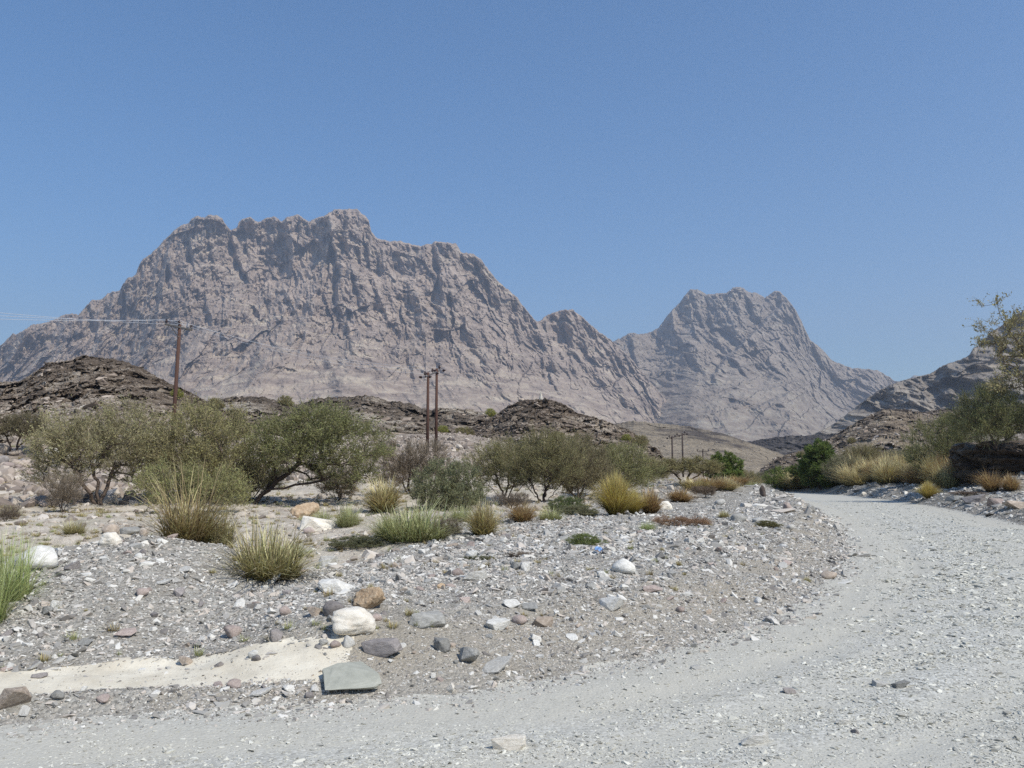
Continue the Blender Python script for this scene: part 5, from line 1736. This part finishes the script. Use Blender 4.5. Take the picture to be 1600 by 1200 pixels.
# px, depth, width px, height px, kind, label
TUSS = [
    (298, 10.6, 150, 94, 'tall', 'tall olive-straw tussock with upright stalks on the mound crest'),
    (425, 9.9, 180, 70, 'olive', 'wide olive-straw tussock right of the tall one on the mound'),
    (345, 10.7, 80, 60, 'olive', 'lower olive-straw tussock between the tall and the wide one'),
    (962, 25.5, 86, 64, 'gold', 'big round golden tussock in the centre right'),
    (1015, 27, 40, 32, 'rust', 'small rust-gold tussock right of the big golden one'),
    (990, 26.5, 44, 36, 'gold', 'small golden tussock leaning on the right of the big one'),
    (755, 17.3, 56, 46, 'straw', 'dark-footed straw tussock right of the wide light green one'),
    (600, 30, 64, 46, 'straw', 'straw tussock left of the rounded grey-green shrub'),
    (648, 16.3, 135, 52, 'lime', 'wide light green tussock in the middle of the wadi floor'),
    (612, 16.6, 60, 36, 'lime', 'light green tuft at the left end of the wide light green tussock'),
    (545, 19.5, 46, 34, 'lime', 'single light green fan-shaped tuft left of the middle'),
    (815, 22, 44, 28, 'rust', 'rusty tuft between the straw tussock and the golden one'),
    (860, 22.5, 48, 18, 'lime', 'low green tuft left of the big golden tussock'),
    (720, 21, 44, 28, 'lime', 'light green tuft behind the dark-footed straw tussock'),
    (505, 20.5, 34, 22, 'lime', 'small light green tuft right of the crusty orange boulder'),
    (84, 13.8, 84, 34, 'lime', 'light green tuft behind the pale grey boulder at left'),
    (22, 7.9, 110, 100, 'fresh', 'fresh green grass clump cut by the left edge'),
    (-15, 7.4, 110, 110, 'fresh', 'fresh green grass clump low at the left edge, in front of the other'),
    (120, 17, 50, 22, 'olive', 'thin olive tuft left of the boulders behind the mound'),
    (1062, 37, 44, 18, 'rust', 'pinkish dry tuft in front of the umbrella acacia'),
    (1085, 46, 50, 20, 'straw', 'straw tuft at the left end of the far left-hand grass band'),
    (1108, 47, 54, 22, 'rust', 'rust-tinged tuft second in the far left-hand grass band'),
    (1133, 49, 46, 18, 'straw', 'straw tuft third in the far left-hand grass band'),
    (1153, 52, 34, 16, 'rust', 'rusty tuft at the right end of the far left-hand grass band'),
    (1010, 18.2, 32, 14, 'fresh', 'small yellow-green tuft between golden tussock and dead brush'),
    (1168, 62, 30, 10, 'lime', 'thin yellow tuft where the left grass meets the road'),
    (1450, 50, 40, 26, 'gold', 'bright yellow tuft at the right end of the right grass band'),
    (1548, 47, 34, 30, 'rust', 'dry tuft growing against the bluff'),
    (1578, 46, 30, 22, 'rust', 'small dry tuft under the right-hand tree'),
    (20, 30, 40, 16, 'olive', 'olive tuft on the flat ground far left'),
    (455, 15, 60, 22, 'lime', 'light green tuft behind the wide olive tussock'),
    (1255, 13, 16, 8, 'olive', 'tiny tuft on the bank slope at the bend'),
    (1130, 23, 26, 10, 'olive', 'tiny olive tuft left of the grey rounded boulder'),
]
TEXT = {}
for k, me in TUS.items():
    co = np.empty(len(me.vertices) * 3, np.float32); me.vertices.foreach_get('co', co); co = co.reshape(-1, 3)
    TEXT[k] = (float(np.percentile(np.abs(co[:, 0]), 96) * 2), float(np.percentile(co[:, 2], 99)))
q = random.Random(9)


def put_tussock(px, D, w, h, kind, lab, group=None, rz=None):
    a, b = ray(px, 745)
    x0, y0 = float(a) * D, float(D)
    o = link('grass_tussock', TUS[kind], None, (x0, y0, H1(x0, y0) - 0.02))
    o.scale = (w * D / F_PX / TEXT[kind][0], w * D / F_PX / TEXT[kind][0], h * D / F_PX * 1.05 / TEXT[kind][1])
    o.rotation_euler = (0, 0, q.uniform(0, 6.28))
    tag(o, lab, 'grass', group)


for t_ in TUSS:
    put_tussock(*t_)
for i in range(52):
    px = 1232 + (1492 - 1232) * (i / 51) + q.uniform(-6, 6)
    f = (px - 1232) / 260
    D = 92 * (1 - f) + 54 * f + q.uniform(0, 9)
    sd = float(road_sd(np.array([ray(px, 745)[0] * D]), np.array([D]))[0])
    if sd < 1.6: D += 4
    put_tussock(px, D, q.uniform(30, 50), q.uniform(26, 40) * (0.65 + 0.6 * f), ['straw', 'rust', 'straw', 'straw', 'olive'][i % 5],
                {'straw': 'straw-coloured', 'rust': 'rust-tinged', 'olive': 'olive-straw'}[['straw', 'rust', 'straw', 'straw', 'olive'][i % 5]] + ' tussock in the ' + ['far', 'middle', 'near'][min(2, int(f * 3))] + ' part of the right roadside grass band',
                ['straw', 'rust', 'straw', 'straw', 'olive'][i % 5] + ' tussocks in the ' + ['far', 'middle', 'near'][min(2, int(f * 3))] + ' part of the right grass band')

# ground cover on the wadi floor: weeds nobody could count
wc = bpy.data.collections.new('weeds')
for i, mk in enumerate(['lime', 'olive', 'straw', 'olive']):
    wc.objects.link(bpy.data.objects.new('weed', make_tussock('weed', 30 + i, M[mk], 60, lean=0.9, hmin=0.3, wid=0.02, rootr=0.3)))
x, y, r = polar_samples(26000, 12, 90, 0.8)
s = road_sd(x, y)
cl = perlin(x * 0.28, y * 0.28, 18) + 0.4 * perlin(x * 1.1, y * 1.1, 9)
keep = (s > 8) & (rs.uniform(-1, 1, len(x)) * 0.7 < cl - 0.45)
x, y, r = x[keep], y[keep], r[keep]
z = height(x, y)
n = len(x)
sc = rs.uniform(0.10, 0.30, n) * np.clip(r / 25, 0.8, 1.6)
scatter('ground_weeds', wc, np.stack([x, y, z], 1), np.stack([sc, sc, sc * rs.uniform(0.35, 0.8, n)], 1), np.stack([0 * x, 0 * x, rs.uniform(0, 6.28, n)], 1))
x, y, r = polar_samples(2500, 6.5, 30, 1.0)
s = road_sd(x, y)
keep = (s > 1.0) & (s < 9) & (rs.uniform(-1, 1, len(x)) < perlin(x * 0.5, y * 0.5, 28) * 1.5 - 0.55)
x, y = x[keep], y[keep]; n = len(x)
sc = rs.uniform(0.05, 0.16, n)
scatter('ground_weeds', wc, np.stack([x, y, height(x, y)], 1), np.stack([sc, sc, sc * 0.8], 1), np.stack([0 * x, 0 * x, rs.uniform(0, 6.28, n)], 1))

# ------------------------------------------------------------------ power line
def cyl(name, p0, p1, r0, r1, mat, parent, sides=14):
    V, Q = tubes([[*p0, *p1, r0, r1]], sides)
    cap = [np.array([[k + sides for k in range(sides)]]), np.array([[k for k in range(sides)][::-1]])]
    me = mesh_np(name, V, [Q] + cap, mat, False)
    for pl in me.polygons:
        if len(pl.vertices) == 4: pl.use_smooth = True
    return link(name, me, parent)


def box(name, c, dims, mat, parent, rz=0):
    bm = bmesh.new()
    bmesh.ops.create_cube(bm, size=1)
    bmesh.ops.scale(bm, vec=dims, verts=bm.verts)
    bmesh.ops.bevel(bm, geom=bm.edges[:], offset=min(dims) * 0.12, segments=1, affect='EDGES')
    me = bpy.data.meshes.new(name); bm.to_mesh(me); bm.free()
    me.materials.append(mat)
    o = link(name, me, parent, c)
    o.rotation_euler = (0, 0, rz)
    return o


_ins = {}


def insulator_mesh():
    if 'm' not in _ins:
        prof = [(0.012, 0), (0.012, .05), (.07, .06), (.085, .09), (.05, .11), (.075, .13), (.075, .15), (.04, .17), (.055, .19), (.05, .22), (0.001, .235)]
        n = 12
        V = [[r * math.cos(2 * math.pi * k / n), r * math.sin(2 * math.pi * k / n), z] for r, z in prof for k in range(n)]
        Fq = [[i * n + k, i * n + (k + 1) % n, (i + 1) * n + (k + 1) % n, (i + 1) * n + k] for i in range(len(prof) - 1) for k in range(n)]
        _ins['m'] = mesh_np('insulator', V, np.array(Fq), M['insul'], True)
    return _ins['m']


def insulator(parent, loc, s=1.0, rot=(0, 0, 0)):
    o = link('insulator', insulator_mesh(), parent, loc)
    o.scale = (s, s, s)
    o.rotation_euler = rot
    return o


def single_pole(px, D, py_top, lab, arm_dir, arm_l, rad=0.15, mat='pole', lean=0.0, ins=1.3):
    a, b = ray(px, py_top)
    x0, y0 = float(a) * D, D
    ztop = CAM_H + float(b) * D
    zb = H1(x0, y0) - 0.3
    t = empty('utility_pole', (x0, y0, zb))
    tag(t, lab, 'pole')
    Ht = ztop - zb
    cyl('pole_shaft', (-lean, 0, 0), (0, 0, Ht), rad, rad * 0.72, M[mat], t)
    ca, sa = math.cos(arm_dir), math.sin(arm_dir)
    box('cross_arm', (0.0, -rad, Ht - 0.22), (arm_l, 0.11, 0.13), M['steel' if mat == 'pole' else 'poledark'], t, arm_dir)
    for sgn in (-1, 1):
        V, Q = tubes([[0, -rad, Ht - 0.95, sgn * arm_l * 0.3 * ca, -rad + sgn * arm_l * 0.3 * sa, Ht - 0.26, 0.025, 0.025]], 5)
        link('arm_brace', mesh_np('arm_brace', V, Q, M['steel']), t)
    tops = []
    for f in (-0.46, 0.0, 0.46):
        loc = (f * arm_l * ca, -rad + f * arm_l * sa, Ht - 0.155 + (0.12 if f == 0 else 0))
        insulator(t, loc, ins)
        tops.append(Vector((x0, y0, zb)) + Vector(loc) + Vector((0, 0, 0.225 * ins)))
    return tops


def h_pole(pxa, pxb, Da, Db, pya, pyb, lab, rad, mat, ins=1.3):
    pts = []
    for px, D, py in ((pxa, Da, pya), (pxb, Db, pyb)):
        a, b = ray(px, py)
        pts.append(Vector((float(a) * D, D, CAM_H + float(b) * D)))
    base = Vector((pts[0].x, pts[0].y, H1(pts[0].x, pts[0].y) - 0.3))
    t = empty('twin_utility_pole', base)
    tag(t, lab, 'pole')
    for p in pts:
        l = p - base
        zb = H1(p.x, p.y) - 0.3 - base.z
        cyl('pole_shaft', (l.x, l.y, zb), (l.x, l.y, l.z), rad, rad * 0.75, M[mat], t)
    A, B = pts[0] - base, pts[1] - base
    d = (B - A); dn = d.normalized(); ext = 0.75
    c = (A + B) / 2
    V, Q = tubes([[*(A - dn * ext + Vector((0, 0, -0.28))), *(B + dn * ext + Vector((0, 0, -0.28))), 0.075, 0.075]], 4)
    link('cross_arm', mesh_np('cross_arm', V, Q, M['steel' if mat == 'pole' else 'poledark']), t)
    side = Vector((dn.y, -dn.x, 0))
    tops = []
    for f in (-0.0, 0.5, 1.0):
        p = A - dn * ext + (d + dn * 2 * ext) * f + Vector((0, 0, -0.2))
        insulator(t, p, ins)
        insulator(t, p + side * 0.25 - Vector((0, 0, .12)), ins * 0.9, (0, R(80), math.atan2(side.y, side.x)))
        insulator(t, p - side * 0.25 - Vector((0, 0, .12)), ins * 0.9, (0, R(80), math.atan2(-side.y, -side.x)))
        tops.append(base + p + Vector((0, 0, 0.2)))
    return tops


P1 = single_pole(281, 60, 507, 'tall single reddish wooden pole with a small cross-arm rising behind the left trees', R(68), 2.6, 0.16, 'pole', 0.22)
P2 = h_pole(669, 682.5, 75, 77.2, 582, 576, 'pair of reddish wooden poles joined by a cross-arm in front of the dark ridge', 0.15, 'pole', 1.7)
P3 = h_pole(1050, 1066, 150, 151.8, 681, 677, 'distant pair of dark poles joined by a cross-arm above the umbrella acacia', 0.17, 'poledark', 2.0)
P4 = single_pole(1098, 210, 704, 'smallest and farthest dark single pole with a wide cross-arm', R(5), 3.0, 0.2, 'poledark', 0, 2.0)


def wire(p, q_, sag, lab, r=0.012, n=24):
    pts = [p.lerp(q_, i / n) - Vector((0, 0, sag * 4 * (i / n) * (1 - i / n))) for i in range(n + 1)]
    V, Q = tubes([[*pts[i], *pts[i + 1], r, r] for i in range(n)], 5)
    o = link('power_line', mesh_np('power_line', V, Q, M['wire'], True))
    tag(o, lab, 'wire')


names = ['lowest', 'middle', 'uppermost']
P0py = [497, 491, 485]
for i in range(3):
    a, b = ray(-40, P0py[i])
    D = 45 + i * 0.8
    p0 = Vector((float(a) * D, D, CAM_H + float(b) * D))
    wire(p0, P1[i], 0.12, f'{names[i]} of the three thin wires running from the left edge to the single pole', 0.012)
    wire(P1[i], P2[i], 0.7, ['nearest', 'middle', 'farthest'][i] + ' faint wire sagging from the single pole to the twin poles', 0.008)

# blue litter
p = place(934, 866)
bm = bmesh.new()
bmesh.ops.create_grid(bm, x_segments=9, y_segments=9, size=0.05)
for v in bm.verts:
    v.co.z = 0.04 + 0.035 * float(perlin(np.array([v.co.x * 22]), np.array([v.co.y * 22]), 3.3)[0]) + 0.05 * (0.07 - abs(v.co.x)) / 0.07
    v.co.x *= 0.8 + 0.4 * float(perlin(np.array([v.co.y * 15 + 4]), np.array([v.co.x * 9]), 1.3)[0])
bmesh.ops.solidify(bm, geom=bm.faces[:], thickness=0.003)
me = bpy.data.meshes.new('plastic_bag'); bm.to_mesh(me); bm.free(); me.materials.append(M['blue'])
o = link('plastic_bag', me, None, p + Vector((0, 0, 0.02)))
o.rotation_euler = (0.5, 0.1, 0.6)
tag(o, 'crumpled scrap of light blue plastic litter on the bank', 'litter')

# ------------------------------------------------------------------ haze: one closed box of pale even air
t = NT('haze_air')
pv = t.n('ShaderNodeVolumePrincipled')
pv.inputs['Color'].default_value = (0.74, 0.84, 1.0, 1)
pv.inputs['Density'].default_value = 0.00016
pv.inputs['Anisotropy'].default_value = 0.2
t.t.links.new(pv.outputs[0], t.out.inputs['Volume'])
zmin = -6.0
bm = bmesh.new()
bmesh.ops.create_cube(bm, size=1)
bmesh.ops.scale(bm, vec=(14200, 14200, 1330), verts=bm.verts)
bmesh.ops.translate(bm, vec=(0, 0, zmin + 665), verts=bm.verts)
me = bpy.data.meshes.new('haze'); bm.to_mesh(me); bm.free(); me.materials.append(t.m)
o = link('haze', me)
o['kind'] = 'stuff'
